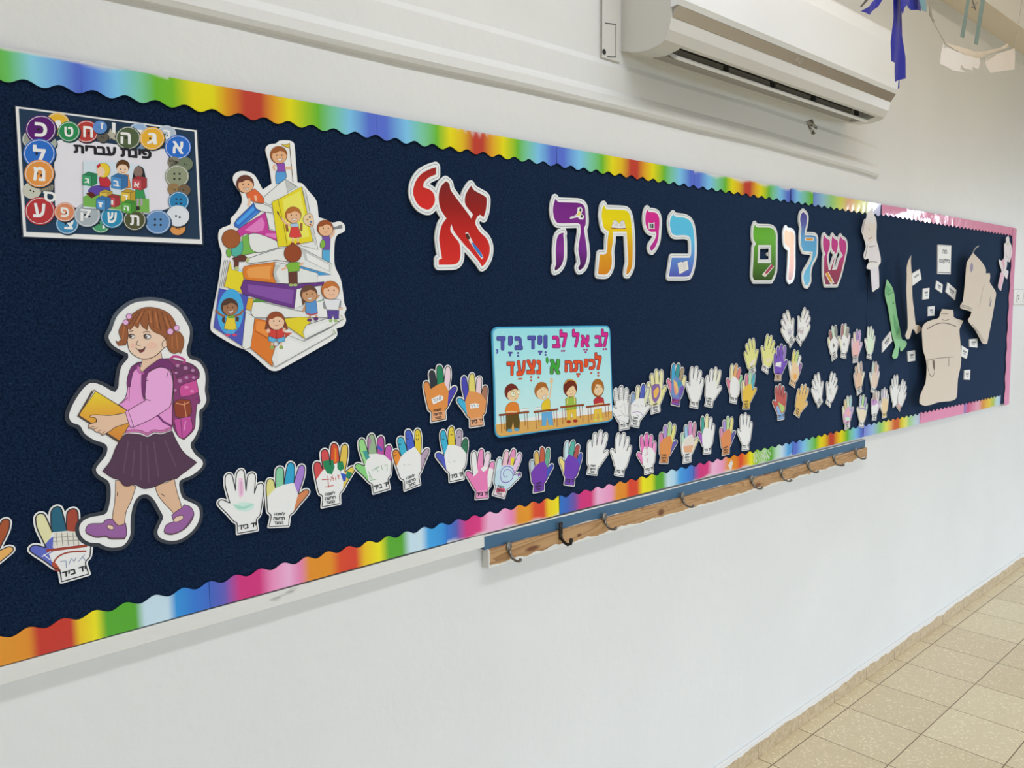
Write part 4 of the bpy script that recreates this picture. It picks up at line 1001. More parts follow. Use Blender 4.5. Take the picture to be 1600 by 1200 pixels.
H('L', 'W6', (478, 898), (530, 222), D('#b4d4c0', '#a49ccc', '#a8d494', '#b4bcd0', '#dcdcc0', '#d8ccb4'), 'paper hand with green and violet fingers, purple band across palm', lift=.0024, extra=[('p', 'W6', '#9c90b4', [(450, 500), (520, 490), (590, 520), (570, 550), (510, 525), (455, 530)])])
H('R', 'W6', (745, 760), (792, 132), D('#c49cc4', '#b49c90', '#dcc4bc', '#dcd4d4', '#ccb8d0'), 'paper hand with pinkish purple palm overlapping the striped hand\'s cuff', lift=.0030, extra=[('p', 'W6', '#b88cc0', [(680, 330), (780, 320), (830, 380), (760, 440), (690, 440)])])
H('L', 'W6', (960, 705), (965, 76), D('#dcd4cc', '#dcd4d8', '#d4ccd8', '#bcbccc', '#dcd8d0', '#d8c098', '#d4c088'), 'paper hand with grey first finger and golden orange palm', lift=.0012)
PKW = '#e2d8d8'
H('R', 'W5', (1180, 1000), (1168, 350), D(PKW, PKW, PKW, PKW, PKW, PKW), 'rightmost pinkish white paper hand pair, left hand', text=False, lift=.0012)
H('L', 'W5', (1245, 1060), (1396, 480), D(PKW, PKW, PKW, PKW, PKW, PKW, '#c0a09c'), 'rightmost pinkish white paper hand pair, right hand with brown cuff', text=False)
H('R', 'W3', (1225, 845), (1108, 215), D(), 'lower white paper hand, thumb right, right of the golden hand', lift=.0012, extra=scr('W3', 1160, 550, 40, 60, '#a8a8b4', 4))
H('L', 'W3', (1385, 848), (1535, 180), D(), 'lower white paper hand, thumb left, near the seam', extra=scr('W3', 1440, 550, 40, 80, '#b0aca8', 4))
RD = '#b0524c'
H('L', 'W3', (405, 1150), (383, 392), D(RD, '#a84c4c', '#a84c4c', RD, '#b8504a', RD, '#7fa4d0'), 'red paper hand with green and blue lower palm', extra=[('o', 'W3', '#a4c070', [(340, 770), (480, 870), (475, 940), (430, 1010), (400, 960)]), ('o', 'W3', '#7fa4d0', [(300, 880), (345, 850), (405, 1010), (440, 1040), (345, 1060)])])
GO = '#d4b070'
H('R', 'W3', (727, 1068), (925, 402), D(GO, GO, GO, GO, GO, '#d2aa60', GO), 'gold paper hand, thumb right, left of the lower white pair')
# ================================================================== letters of the heading
def art_root(name, frame, cpt, label, cat, group=None, gap=.003):
    c = fpx(frame, cpt); p = P(c[0], c[1], BY-gap)
    return thing(name, (p.x, BY, p.z), label, cat, group)
def pad(root, pts, depth, r=.012):
    bm = bmesh.new()
    for x, z in pts:
        q = bmesh.ops.create_cone(bm, cap_ends=True, segments=12, radius1=r, radius2=r, depth=depth, matrix=Matrix.Translation((x, -depth/2, z))@Matrix.Rotation(math.pi/2, 4, 'X'))
    bm_obj('foam_pad', bm, M_PAD, root)
LG = 'cut-out Hebrew letters of the heading'
def letter(frame, cpt, shapes, label, wout=.0115, win=.0062, decor=None):
    """shapes: list of (loops, [(v, colour)...]) with v the zoomed row of the photo"""
    root = art_root('letter_cutout', frame, cpt, label, 'letter', LG, .007)
    s = Sheet(root, root.location.copy(), -.0072, M_GLOSS); s.frame(frame)
    loc = []; allp = []
    for loops, cols in shapes:
        ls = [[s.loc(q) for q in smooth(l, True, 5, 58)] for l in loops]
        loc.append((ls, cols)); allp += ls
    plate = offset(allp, wout, .0016)
    board_sheet('card_plate', plate, '#d6d8dc', root, -.0035, .0036, M_GLOSS)
    rim = offset(allp, win+.0005, .0014)
    for l in rim: s._line('rim_line', '#8f9aa6', l, 1.4, True)
    for g in nest(offset(allp, win-.0004, .0014)): s.fill('white_edge', g, '#eceef0')
    for nl, ((ls, cols), (_, cc)) in enumerate(zip(loc, shapes)):
        y0, y1 = s.loc((cpt[0], cc[0][0]))[1], s.loc((cpt[0], cc[-1][0]))[1]
        st = [((s.loc((cpt[0], v))[1]-y0)/(y1-y0), c) for v, c in cc]
        s.fill('letter_face#%d' % nl, ls, grad(st, lambda x, z: (z-y0)/(y1-y0)))
    if decor: decor(s)
    s.build(); pp = allp[0]; c = max(range(len(pp)), key=lambda i: 0)
    big = max(allp, key=lambda l: abs(area2(l)))
    # pads behind solid spots of the card
    spots = []
    tri = tessellate_polygon([[Vector((*p, 0)) for p in big]]); tri = sorted(tri, key=lambda t: -abs(area2([big[i] for i in t])))[:2]
    for t in tri: spots.append((sum(big[i][0] for i in t)/3, sum(big[i][1] for i in t)/3))
    pad(root, spots, .0037, .006)
    return root
def d_brush(s):
    s.p('printed_icon', '#d8d4d0', [(508, 575), (525, 573), (560, 640), (600, 690), (622, 730), (610, 740), (575, 690), (535, 630)])
    s.p('printed_icon', '#4a3028', [(512, 580), (525, 580), (540, 610), (525, 620), (512, 600)])
    s.p('printed_icon', '#3a74b8', [(545, 635), (560, 640), (600, 690), (618, 728), (608, 728), (570, 680)])
letter('Y1', (430, 460), [
    ([[(325, 165), (280, 180), (230, 210), (195, 260), (182, 320), (195, 370), (225, 410), (270, 430), (300, 415), (318, 375), (310, 330), (285, 305), (245, 290), (250, 260), (280, 230), (325, 210)]], [(160, '#7c2a28'), (300, '#b3302a'), (430, '#c62f2c')]),
    ([[(388, 252), (408, 270), (418, 310), (480, 395), (530, 462), (545, 487), (556, 460), (510, 400), (508, 345), (530, 300), (545, 280), (565, 310), (635, 350), (642, 380), (635, 440), (622, 478), (600, 462), (580, 480), (572, 520), (600, 570), (640, 610), (660, 660), (655, 720), (630, 770), (612, 785), (590, 750), (540, 690), (495, 640), (440, 570), (420, 520), (415, 560), (440, 600), (470, 640), (478, 700), (470, 750), (440, 772), (342, 775), (342, 745), (362, 735), (350, 660), (345, 600), (360, 530), (390, 485), (355, 430), (342, 370), (345, 320), (360, 280)]],
     [(250, '#6e2a2a'), (420, '#8c2624'), (560, '#b02a28'), (790, '#c8322e')])],
    'red letter alef cutout with a small apostrophe and a printed paintbrush', decor=d_brush)
def d_sci(s):
    s.p('printed_icon', '#dedede', [(375, 370), (430, 345), (440, 290), (470, 285), (480, 310), (470, 340), (495, 360), (485, 390), (455, 388), (440, 372), (378, 385)])
    s.e('printed_icon', '#3a3a34', 463, 310, 9, 13); s.e('printed_icon', '#3a3a34', 473, 362, 9, 13); s.p('printed_icon', '#d8c860', [(430, 350), (455, 322), (465, 335), (455, 360)])
    s.l('printed_icon', '#8f8f94', [(382, 375), (430, 355)], 1.5)
letter('Y2', (370, 520), [
    ([[(255, 215), (275, 240), (290, 245), (440, 250), (480, 262), (500, 290), (505, 340), (508, 400), (505, 435), (495, 460), (500, 520), (515, 620), (518, 700), (500, 770), (470, 805), (450, 810), (445, 790), (460, 760), (455, 700), (445, 640), (455, 560), (465, 490), (460, 430), (440, 420), (280, 420), (250, 390), (235, 330), (238, 270)]], [(215, '#6a2a78'), (450, '#752d80'), (620, '#6f2f84'), (810, '#3f2048')]),
    ([[(325, 500), (320, 520), (325, 560), (325, 700), (310, 760), (280, 800), (250, 815), (250, 790), (260, 760), (258, 650), (265, 560), (280, 520), (300, 505)]], [(500, '#6c2a7a'), (650, '#7a3488'), (815, '#3c1f44')])],
    'purple letter he cutout with printed scissors', decor=d_sci)
def d_book(s):
    s.p('printed_icon', '#e6e4e4', [(722, 455), (738, 400), (760, 395), (785, 425), (810, 395), (828, 405), (840, 460), (785, 462)], '#8a7a70', .8)
    for k in range(4): s.l('printed_icon', '#9a948e', [(735+k*3, 415+k*10), (760, 408+k*10), (780, 432+k*6)], .8); s.l('printed_icon', '#9a948e', [(832-k*3, 415+k*10), (812, 408+k*10), (790, 432+k*6)], .8)
    s.l('printed_icon', '#8a4a38', [(722, 462), (785, 466), (840, 464)], 2.2)
letter('Y2', (765, 570), [([[(660, 270), (675, 300), (690, 305), (820, 310), (860, 325), (880, 370), (890, 440), (898, 560), (898, 700), (890, 790), (860, 845), (845, 845), (850, 800), (860, 750), (855, 620), (848, 490), (735, 490), (735, 560), (722, 650), (725, 740), (715, 800), (680, 845), (610, 845), (625, 680), (665, 680), (685, 660), (690, 560), (700, 490), (660, 460), (645, 400), (640, 350), (648, 290)]],
     [(270, '#d0c01c'), (420, '#d8c41e'), (600, '#cf9a28'), (845, '#c47a26')])], 'yellow and orange letter tav cutout with a printed open book', decor=d_book)
def d_shp(s):
    s.p('printed_icon', '#d0d0d0', [(1030, 412), (1040, 420), (1065, 420), (1080, 410), (1082, 470), (1065, 465), (1045, 466), (1032, 472)], sm=False); s.p('printed_icon', '#2f3a36', [(1040, 425), (1070, 425), (1072, 460), (1042, 460)], sm=False); s.p('printed_icon', '#8fa09a', [(1050, 425), (1060, 425), (1055, 460), (1048, 460)], sm=False)
letter('Y2', (1065, 470), [([[(1022, 305), (1035, 325), (1080, 330), (1110, 350), (1122, 400), (1118, 480), (1110, 560), (1085, 620), (1060, 650), (1045, 640), (1045, 615), (1075, 570), (1095, 520), (1090, 490), (1050, 490), (1020, 465), (1005, 410), (1008, 340)]],
     [(305, '#c42f84'), (480, '#bd3088'), (650, '#9c2f86')])], 'small magenta letter yod cutout with a printed sharpener', decor=d_shp)
def d_cpy(s):
    s.p('printed_icon', '#dcd8d4', [(1272, 755), (1300, 742), (1318, 745), (1355, 730), (1365, 805), (1335, 818), (1320, 830), (1288, 845)], '#8a7a74', .8, sm=False)
    for k in range(4): s.l('printed_icon', '#a89a92', [(1290, 772+k*15), (1312, 762+k*15)], .9); s.l('printed_icon', '#a89a92', [(1328, 758+k*15), (1350, 748+k*15)], .9)
    s.l('printed_icon', '#8a7a74', [(1318, 747), (1325, 826)], 1)
letter('Y2', (1310, 600), [([[(1238, 345), (1255, 365), (1330, 375), (1375, 400), (1400, 450), (1412, 540), (1415, 650), (1408, 740), (1390, 820), (1360, 862), (1200, 865), (1225, 708), (1370, 708), (1385, 680), (1385, 590), (1375, 540), (1340, 520), (1255, 520), (1225, 500), (1210, 440), (1215, 380)]],
     [(345, '#56b4d2'), (560, '#58b0d8'), (700, '#5a86c8'), (865, '#4f56a8')])], 'sky blue letter kaf cutout with a printed exercise book', decor=d_cpy)
def d_pen(c, a, b, n_):
    def f(s):
        ax, ay = a; bx, by = b; dx, dy = bx-ax, by-ay; L = math.hypot(dx, dy); nx, ny = -dy/L*11, dx/L*11
        s.p('printed_icon', '#e0d8d8', [(ax+nx*1.5, ay+ny*1.5), (bx+nx*1.5, by+ny*1.5), (bx-nx*1.5, by-ny*1.5), (ax-nx*1.5, ay-ny*1.5)], sm=False)
        s.p('printed_icon', c, [(ax+nx, ay+ny), (ax+dx*.75+nx, ay+dy*.75+ny), (ax+dx*.75-nx, ay+dy*.75-ny), (ax-nx, ay-ny)], sm=False)
        s.p('printed_icon', '#c8a888', [(ax+dx*.75+nx, ay+dy*.75+ny), (bx, by), (ax+dx*.75-nx, ay+dy*.75-ny)], sm=False)
    return f
letter('Y3', (400, 520), [([[(318, 270), (330, 290), (350, 295), (445, 298), (480, 320), (492, 360), (492, 420), (490, 640), (478, 690), (455, 735), (310, 735), (298, 700), (305, 560), (310, 460), (325, 430), (305, 390), (305, 310)], [(345, 442), (452, 442), (452, 592), (340, 592)]],
     [(270, '#5a9c34'), (380, '#62a83a'), (560, '#4f7f34'), (735, '#344f26')])], 'green square letter final mem cutout with a printed red pencil', decor=d_pen('#a04458', (465, 610), (390, 700), 1))
letter('Y3', (605, 520), [([[(575, 305), (590, 325), (625, 330), (642, 360), (642, 460), (642, 640), (630, 720), (605, 740), (596, 720), (604, 600), (605, 470), (580, 450), (566, 420), (564, 340)]],
     [(305, '#d89a44'), (460, '#d8924a'), (640, '#c8744a'), (740, '#8f4a3a')])], 'narrow orange letter vav cutout between the green and blue letters')
def d_ruler(s):
    s.p('printed_icon', '#e4dcd4', [(735, 378), (808, 380), (808, 408), (735, 405)], sm=False); s.p('printed_icon', '#cf8f3c', [(742, 384), (800, 386), (800, 402), (742, 400)], sm=False)
letter('Y3', (765, 470), [([[(720, 165), (750, 200), (748, 260), (735, 320), (730, 360), (800, 362), (830, 380), (832, 450), (825, 530), (790, 600), (775, 680), (775, 740), (755, 778), (735, 770), (722, 720), (730, 670), (760, 620), (790, 560), (800, 500), (720, 490), (705, 450), (700, 380), (705, 300), (695, 240), (700, 190)]],
     [(165, '#4e4488'), (280, '#5560a4'), (400, '#5a9ac8'), (560, '#5aa8d0'), (778, '#6cb4d8')])], 'tall blue letter lamed cutout with a violet top', decor=d_ruler)
letter('Y3', (985, 570), [([[(897, 362), (912, 385), (940, 400), (942, 450), (925, 510), (920, 560), (932, 650), (945, 652), (975, 560), (990, 515), (962, 480), (955, 430), (960, 380), (965, 365), (980, 390), (1005, 405), (1008, 450), (997, 500), (985, 540), (960, 650), (1000, 645), (1020, 570), (1050, 530), (1025, 480), (1018, 430), (1022, 390), (1032, 370), (1045, 390), (1072, 410), (1080, 460), (1068, 530), (1050, 610), (1030, 690), (1000, 770), (905, 770), (893, 690), (895, 540), (905, 515), (890, 480), (885, 420), (890, 370)]],
     [(362, '#b8428a'), (520, '#b44080'), (640, '#96405c'), (770, '#803f56')])], 'magenta letter shin cutout at the heading\'s right end', decor=d_pen('#cf9440', (915, 672), (965, 765), 1))

# ================================================================== girl with a schoolbag
FIG = 'printed figure cut-outs'
def girl():
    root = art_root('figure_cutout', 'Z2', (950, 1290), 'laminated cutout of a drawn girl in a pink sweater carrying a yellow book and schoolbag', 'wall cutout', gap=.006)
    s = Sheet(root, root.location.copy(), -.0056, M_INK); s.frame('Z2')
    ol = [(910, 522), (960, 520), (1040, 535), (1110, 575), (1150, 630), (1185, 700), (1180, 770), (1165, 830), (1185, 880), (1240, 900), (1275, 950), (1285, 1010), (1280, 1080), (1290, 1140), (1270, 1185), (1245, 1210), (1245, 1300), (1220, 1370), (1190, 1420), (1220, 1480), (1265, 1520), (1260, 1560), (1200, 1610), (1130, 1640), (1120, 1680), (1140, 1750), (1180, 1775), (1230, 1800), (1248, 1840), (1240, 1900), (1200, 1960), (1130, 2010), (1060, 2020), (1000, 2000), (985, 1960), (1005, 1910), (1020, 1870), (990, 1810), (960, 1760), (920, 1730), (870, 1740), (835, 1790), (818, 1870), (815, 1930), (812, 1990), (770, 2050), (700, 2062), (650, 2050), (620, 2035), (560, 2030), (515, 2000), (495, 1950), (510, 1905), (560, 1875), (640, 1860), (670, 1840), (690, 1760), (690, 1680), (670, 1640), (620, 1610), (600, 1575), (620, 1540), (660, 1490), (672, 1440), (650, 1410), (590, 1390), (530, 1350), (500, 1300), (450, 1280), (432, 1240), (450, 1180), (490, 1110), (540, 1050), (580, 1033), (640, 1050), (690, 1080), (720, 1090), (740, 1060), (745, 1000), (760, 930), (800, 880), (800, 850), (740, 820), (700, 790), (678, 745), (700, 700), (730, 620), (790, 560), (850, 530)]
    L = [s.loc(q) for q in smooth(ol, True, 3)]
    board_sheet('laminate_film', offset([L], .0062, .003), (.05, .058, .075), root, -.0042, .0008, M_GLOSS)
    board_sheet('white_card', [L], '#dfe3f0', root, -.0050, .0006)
    K = '#3a2a2c'
    s.p('neck', '#d4b49c', [(890, 850), (885, 920), (870, 950), (895, 990), (940, 960), (1010, 905), (1005, 830)], K, .8)
    s.p('leg#1', '#cda98c', [(722, 1640), (718, 1770), (703, 1885), (740, 1925), (778, 1915), (788, 1840), (820, 1770), (850, 1680), (800, 1660)], K)
    s.p('leg#2', '#cda98c', [(968, 1670), (1040, 1655), (1088, 1630), (1108, 1720), (1130, 1790), (1142, 1860), (1140, 1905), (1090, 1910), (1085, 1850), (1030, 1790), (985, 1730)], K)
    s.l('leg#1', K, [(735, 1715), (733, 1740)], 1.2); s.l('leg#2', K, [(1005, 1725), (1030, 1742)], 1.2)
    s.p('shoe#1', '#8c5a94', [(535, 1950), (560, 1915), (640, 1910), (660, 1890), (700, 1885), (722, 1910), (745, 1925), (785, 1910), (792, 1970), (780, 2010), (690, 2010), (660, 1995), (600, 2000), (545, 1975)], K)
    s.p('shoe#2', '#8c5a94', [(1025, 1960), (1040, 1920), (1085, 1900), (1073, 1860), (1110, 1830), (1135, 1815), (1150, 1794), (1190, 1808), (1212, 1850), (1195, 1900), (1150, 1950), (1085, 1980), (1040, 1978)], K)
    s.e('shoe#1', '#d4b8a4', 690, 1935, 22, 14, 20, K); s.e('shoe#2', '#d4b8a4', 1115, 1882, 34, 16, -25, K)
    s.l('shoe#1', '#5c4450', [(540, 1972), (600, 1996), (660, 1990), (690, 2004), (780, 2004)], 2.4); s.l('shoe#2', '#5c4450', [(1028, 1972), (1085, 1976), (1150, 1945), (1208, 1865)], 2.4)
    # schoolbag
    BG = '#7c3668'
    s.p('schoolbag', BG, [(1010, 885), (1060, 880), (1100, 890), (1190, 912), (1238, 950), (1245, 1000), (1228, 1015), (1240, 1090), (1250, 1150), (1232, 1165), (1222, 1250), (1212, 1325), (1150, 1388), (1112, 1365), (1078, 1290), (1085, 1120), (1080, 980), (1050, 930)], K)
    s.p('schoolbag', '#66325a', [(1085, 935), (1190, 915), (1245, 965), (1240, 992), (1180, 972), (1105, 1005)], K, .9)
    for cx, cy, r in ((1110, 925, 12), (1160, 940, 14), (1205, 955, 11), (1125, 1020, 14), (1165, 1000, 12), (1210, 1000, 11), (1095, 1080, 9), (1100, 970, 9)): s.e('schoolbag', '#a878a0', cx, cy, r, r*.8)
    s.p('schoolbag', '#bc4a8e', [(1138, 1045), (1228, 1015), (1242, 1090), (1190, 1112), (1130, 1122), (1120, 1075)], K, .9); s.e('schoolbag', '#cf78ac', 1165, 1060, 14, 9); s.e('schoolbag', '#cf78ac', 1200, 1085, 12, 9)
    s.p('schoolbag', '#843a26', [(1090, 1160), (1130, 1135), (1188, 1142), (1196, 1220), (1150, 1258), (1095, 1240)], K, .9)
    s.l('schoolbag', '#d0906a', [(1100, 1160), (1150, 1170), (1185, 1150)], 1.4); s.l('schoolbag', '#d0906a', [(1150, 1150), (1165, 1250)], 1.2)
    s.p('schoolbag', '#b44a92', [(1086, 1262), (1190, 1240), (1202, 1320), (1150, 1382), (1112, 1362)], K, .9); s.l('schoolbag', '#7c3668', [(1130, 1260), (1138, 1370)], 1.6); s.l('schoolbag', '#d080b8', [(1160, 1270), (1150, 1330)], 2)
    s.l('schoolbag', '#b04084', [(1068, 880), (1085, 868), (1120, 872), (1155, 890), (1150, 910)], 4.2)
    s.l('schoolbag', '#6a3260', [(1225, 1130), (1250, 1145), (1240, 1165)], 3)
    # sweater
    SW = '#d48cc4'
    s.p('sweater', SW, [(840, 920), (880, 900), (875, 950), (900, 975), (950, 945), (1050, 925), (1080, 1000), (1078, 1180), (1075, 1318), (960, 1345), (785, 1335), (800, 1290), (790, 1210), (742, 1168), (780, 1130), (795, 1080), (803, 1010)], K)
    s.p('sweater', '#dd9ccd', [(930, 965), (1000, 935), (1052, 952), (1080, 1020), (1076, 1120), (1062, 1180), (1020, 1212), (940, 1262), (830, 1312), (800, 1272), (785, 1215), (840, 1182), (910, 1142), (900, 1060), (905, 1000)], K)
    s.l('sweater', K, [(815, 1015), (808, 1060), (806, 1150)], .9); s.l('sweater', K, [(905, 1025), (925, 1015)], 1); s.l('sweater', K, [(895, 1130), (940, 1145)], 1); s.l('sweater', K, [(1050, 965), (1040, 1000)], 1); s.l('sweater', K, [(760, 1160), (800, 1125)], .9)
    s.p('sweater', '#b96a9c', [(785, 1335), (830, 1325), (880, 1330), (920, 1345), (960, 1325), (1010, 1330), (1072, 1308), (1075, 1325), (1010, 1345), (960, 1340), (920, 1362), (880, 1345), (830, 1342), (785, 1350)], K, .7)
    s.l('sweater', '#e6d4e2', [(785, 1353), (830, 1347), (880, 1352), (922, 1368), (960, 1348), (1010, 1352), (1072, 1332)], 2)
    s.p('bag_strap#1', '#6c2f66', [(848, 915), (888, 900), (865, 935), (832, 965), (812, 1060), (795, 1055), (792, 1035), (800, 985), (820, 935)], K, .8)
    s.p('bag_strap#2', '#6c2f66', [(885, 985), (900, 955), (960, 908), (1010, 880), (1060, 900), (1090, 935), (1075, 955), (1000, 935), (940, 955), (915, 1000), (908, 1090), (900, 1142), (886, 1085)], K, .8)
    s.l('bag_strap#2', '#6c2f66', [(985, 1235), (1020, 1275), (1075, 1305)], 3.4)
    s.l('sweater', '#b45a9c', [(862, 925), (862, 955), (880, 973), (900, 972)], 2.6)
    # book, arm, hand
    bt = lambda x, z: 0
    y_t, y_b = s.loc((600, 1085))[1], s.loc((700, 1395))[1]
    s.p('book', grad([(0, '#d8c22a'), (.45, '#d29a34'), (1, '#c47a34')], lambda x, z: (y_t-z)/(y_t-y_b)), [(598, 1085), (790, 1203), (812, 1290), (745, 1395), (490, 1235)], '#5a4434', 1.4, sm=False)
    s.l('book', '#4f4038', [(580, 1082), (488, 1238), (742, 1400), (750, 1392)], 3.6, sm=False); s.l('book', '#8a7a60', [(575, 1090), (590, 1078), (600, 1085)], 2)
    s.p('hand_and_arm', '#d4b298', [(790, 1218), (812, 1280), (720, 1310), (690, 1332), (640, 1362), (622, 1345), (600, 1340), (575, 1320), (552, 1318), (552, 1298), (565, 1288), (600, 1278), (605, 1262), (590, 1250), (560, 1247), (568, 1236), (605, 1232), (690, 1236)], K, 1.0)
    for q in ([(552, 1312), (590, 1305)], [(575, 1325), (610, 1312)], [(602, 1343), (632, 1325)], [(630, 1358), (655, 1335)], [(600, 1262), (600, 1280)]): s.l('hand_and_arm', K, q, .8)
    s.p('sweater_cuff', '#dd9ccd', [(782, 1212), (800, 1205), (835, 1305), (815, 1312), (805, 1290)], K, .8)
    # skirt
    s.p('skirt', '#4c3248', [(783, 1355), (830, 1352), (880, 1358), (922, 1372), (965, 1352), (1010, 1355), (1075, 1332), (1100, 1390), (1150, 1470), (1230, 1530), (1180, 1572), (1125, 1612), (1105, 1630), (1060, 1640), (1020, 1655), (970, 1680), (900, 1694), (860, 1675), (835, 1668), (800, 1678), (770, 1672), (745, 1640), (700, 1625), (640, 1585), (690, 1520), (722, 1440), (752, 1390)], K, 1.1)
    for q in ([(800, 1400), (770, 1600)], [(880, 1400), (880, 1640)], [(960, 1400), (990, 1620)], [(1030, 1390), (1100, 1560)], [(840, 1450), (825, 1620)], [(920, 1420), (930, 1660)]): s.l('skirt', '#5e4258', q, 2.2)
    # head
    s.p('face', '#d8bca6', [(800, 690), (795, 760), (808, 830), (850, 868), (900, 884), (960, 870), (1008, 830), (1045, 780), (1040, 690), (960, 630), (870, 630)], K, 1)
    s.e('face', '#d8bca6', 1030, 788, 18, 24, 20, K, .9)
    s.e('face', '#d8b09c', 950, 800, 34, 22); s.e('face', '#d8b09c', 830, 800, 18, 16)
    HC, HD = '#8a5230', '#5a3420'
    s.p('pigtail#1', HC, [(790, 640), (765, 660), (742, 710), (757, 762), (738, 778), (722, 770), (740, 800), (785, 796), (800, 745), (797, 690), (800, 665)], HD, .9)
    s.p('pigtail#2', HC, [(1042, 742), (1080, 715), (1122, 712), (1148, 755), (1145, 805), (1128, 850), (1115, 838), (1090, 850), (1060, 835), (1042, 800)], HD, .9)
    s.p('hair', HC, [(792, 685), (795, 640), (830, 600), (880, 570), (930, 560), (1000, 572), (1055, 600), (1092, 650), (1100, 695), (1080, 722), (1048, 735), (1035, 762), (1010, 735), (965, 715), (938, 690), (925, 655), (920, 702), (890, 682), (872, 650), (862, 692), (838, 672), (815, 700)], HD, 1)
    for q in ([(930, 570), (925, 650)], [(905, 575), (872, 650)], [(880, 580), (830, 670)], [(950, 575), (960, 690)], [(980, 580), (1005, 710)], [(1010, 590), (1045, 720)], [(1040, 610), (1075, 700)], [(860, 590), (805, 670)]): s.l('hair', HD, q, 1.1)
    for q in ([(930, 580), (945, 660)], [(970, 590), (985, 690)], [(890, 590), (850, 660)], [(1030, 620), (1060, 700)]): s.l('hair', '#a8683e', q, 2)
    s.l('pigtail#1', '#a8683e', [(775, 680), (765, 760)], 2); s.l('pigtail#2', '#a8683e', [(1100, 730), (1110, 820)], 2); s.l('pigtail#2', '#a8683e', [(1075, 740), (1075, 820)], 2)
    for cx, cy, r in ((805, 617, 17), (785, 655, 17), (1063, 712, 19), (1103, 690, 17)): s.e('hair_tie#%d' % (cx > 1000), '#d4a4cc', cx, cy, r, r, 0, '#7a4a78', .9)
    s.e('face', '#eeeeee', 824, 742, 18, 13, 5, K, .9); s.e('face', '#eeeeee', 920, 744, 22, 15, 0, K, .9)
    s.e('face', '#4a3a34', 816, 741, 9, 10); s.e('face', '#4a3a34', 908, 745, 11, 12); s.e('face', '#f0f0f0', 818, 738, 3); s.e('face', '#f0f0f0', 911, 741, 3.5)
    s.l('face', K, [(800, 735), (815, 728), (840, 735)], 1.3); s.l('face', K, [(895, 735), (915, 727), (942, 738)], 1.3); s.l('face', '#5a3a2c', [(808, 712), (832, 706)], 1.2); s.l('face', '#5a3a2c', [(892, 718), (920, 710), (938, 718)], 1.2)
    s.l('face', K, [(862, 768), (850, 788), (858, 798), (880, 798)], 1.0); s.p('face', '#7a3430', [(862, 826), (888, 824), (908, 806), (898, 834), (874, 845)], K, .7); s.l('face', K, [(848, 814), (866, 828), (892, 824), (908, 806)], 1.1)
    s.build(); pad(root, [(0, .05), (.01, -.06), (0, .12)], .0043)
girl()

# ================================================================== tower of books
def kid(s, part, face=None, skin='#d0aa8c', hair='#8a5230', hb=None, smile_=True):
    """face = (cx, cy, r); hair drawn as a cap"""
    cx, cy, r = face; K = '#4a342c'
    s.e(part, hair, cx, cy-r*.06, r*1.08, r*1.1, 0, K, .8)
    if hb: return
    s.e(part, skin, cx+r*.08, cy+r*.12, r*.92, r*.88, 0)
    s.p(part, hair, [(cx-r*1.02, cy+r*.1), (cx-r*.95, cy-r*.6), (cx-r*.4, cy-r*1.08), (cx+r*.3, cy-r*1.1), (cx+r*.85, cy-r*.65), (cx+r*.95, cy-r*.1), (cx+r*.6, cy-r*.45), (cx+r*.1, cy-r*.55), (cx-r*.35, cy-r*.3), (cx-r*.75, cy-r*.25)], None)
    for dx in (-.25, .42): s.e(part, K, cx+r*dx, cy-.02*r, r*.07, r*.11)
    if smile_: s.p(part, '#f0ece8', [(cx-r*.25, cy+r*.38), (cx+r*.1, cy+r*.48), (cx+r*.5, cy+r*.32), (cx+r*.35, cy+r*.62), (cx, cy+r*.66)], '#8a5a4a', .6)
    else: s.l(part, '#8a5a4a', [(cx-r*.2, cy+r*.45), (cx+r*.1, cy+r*.52), (cx+r*.4, cy+r*.42)], .8)
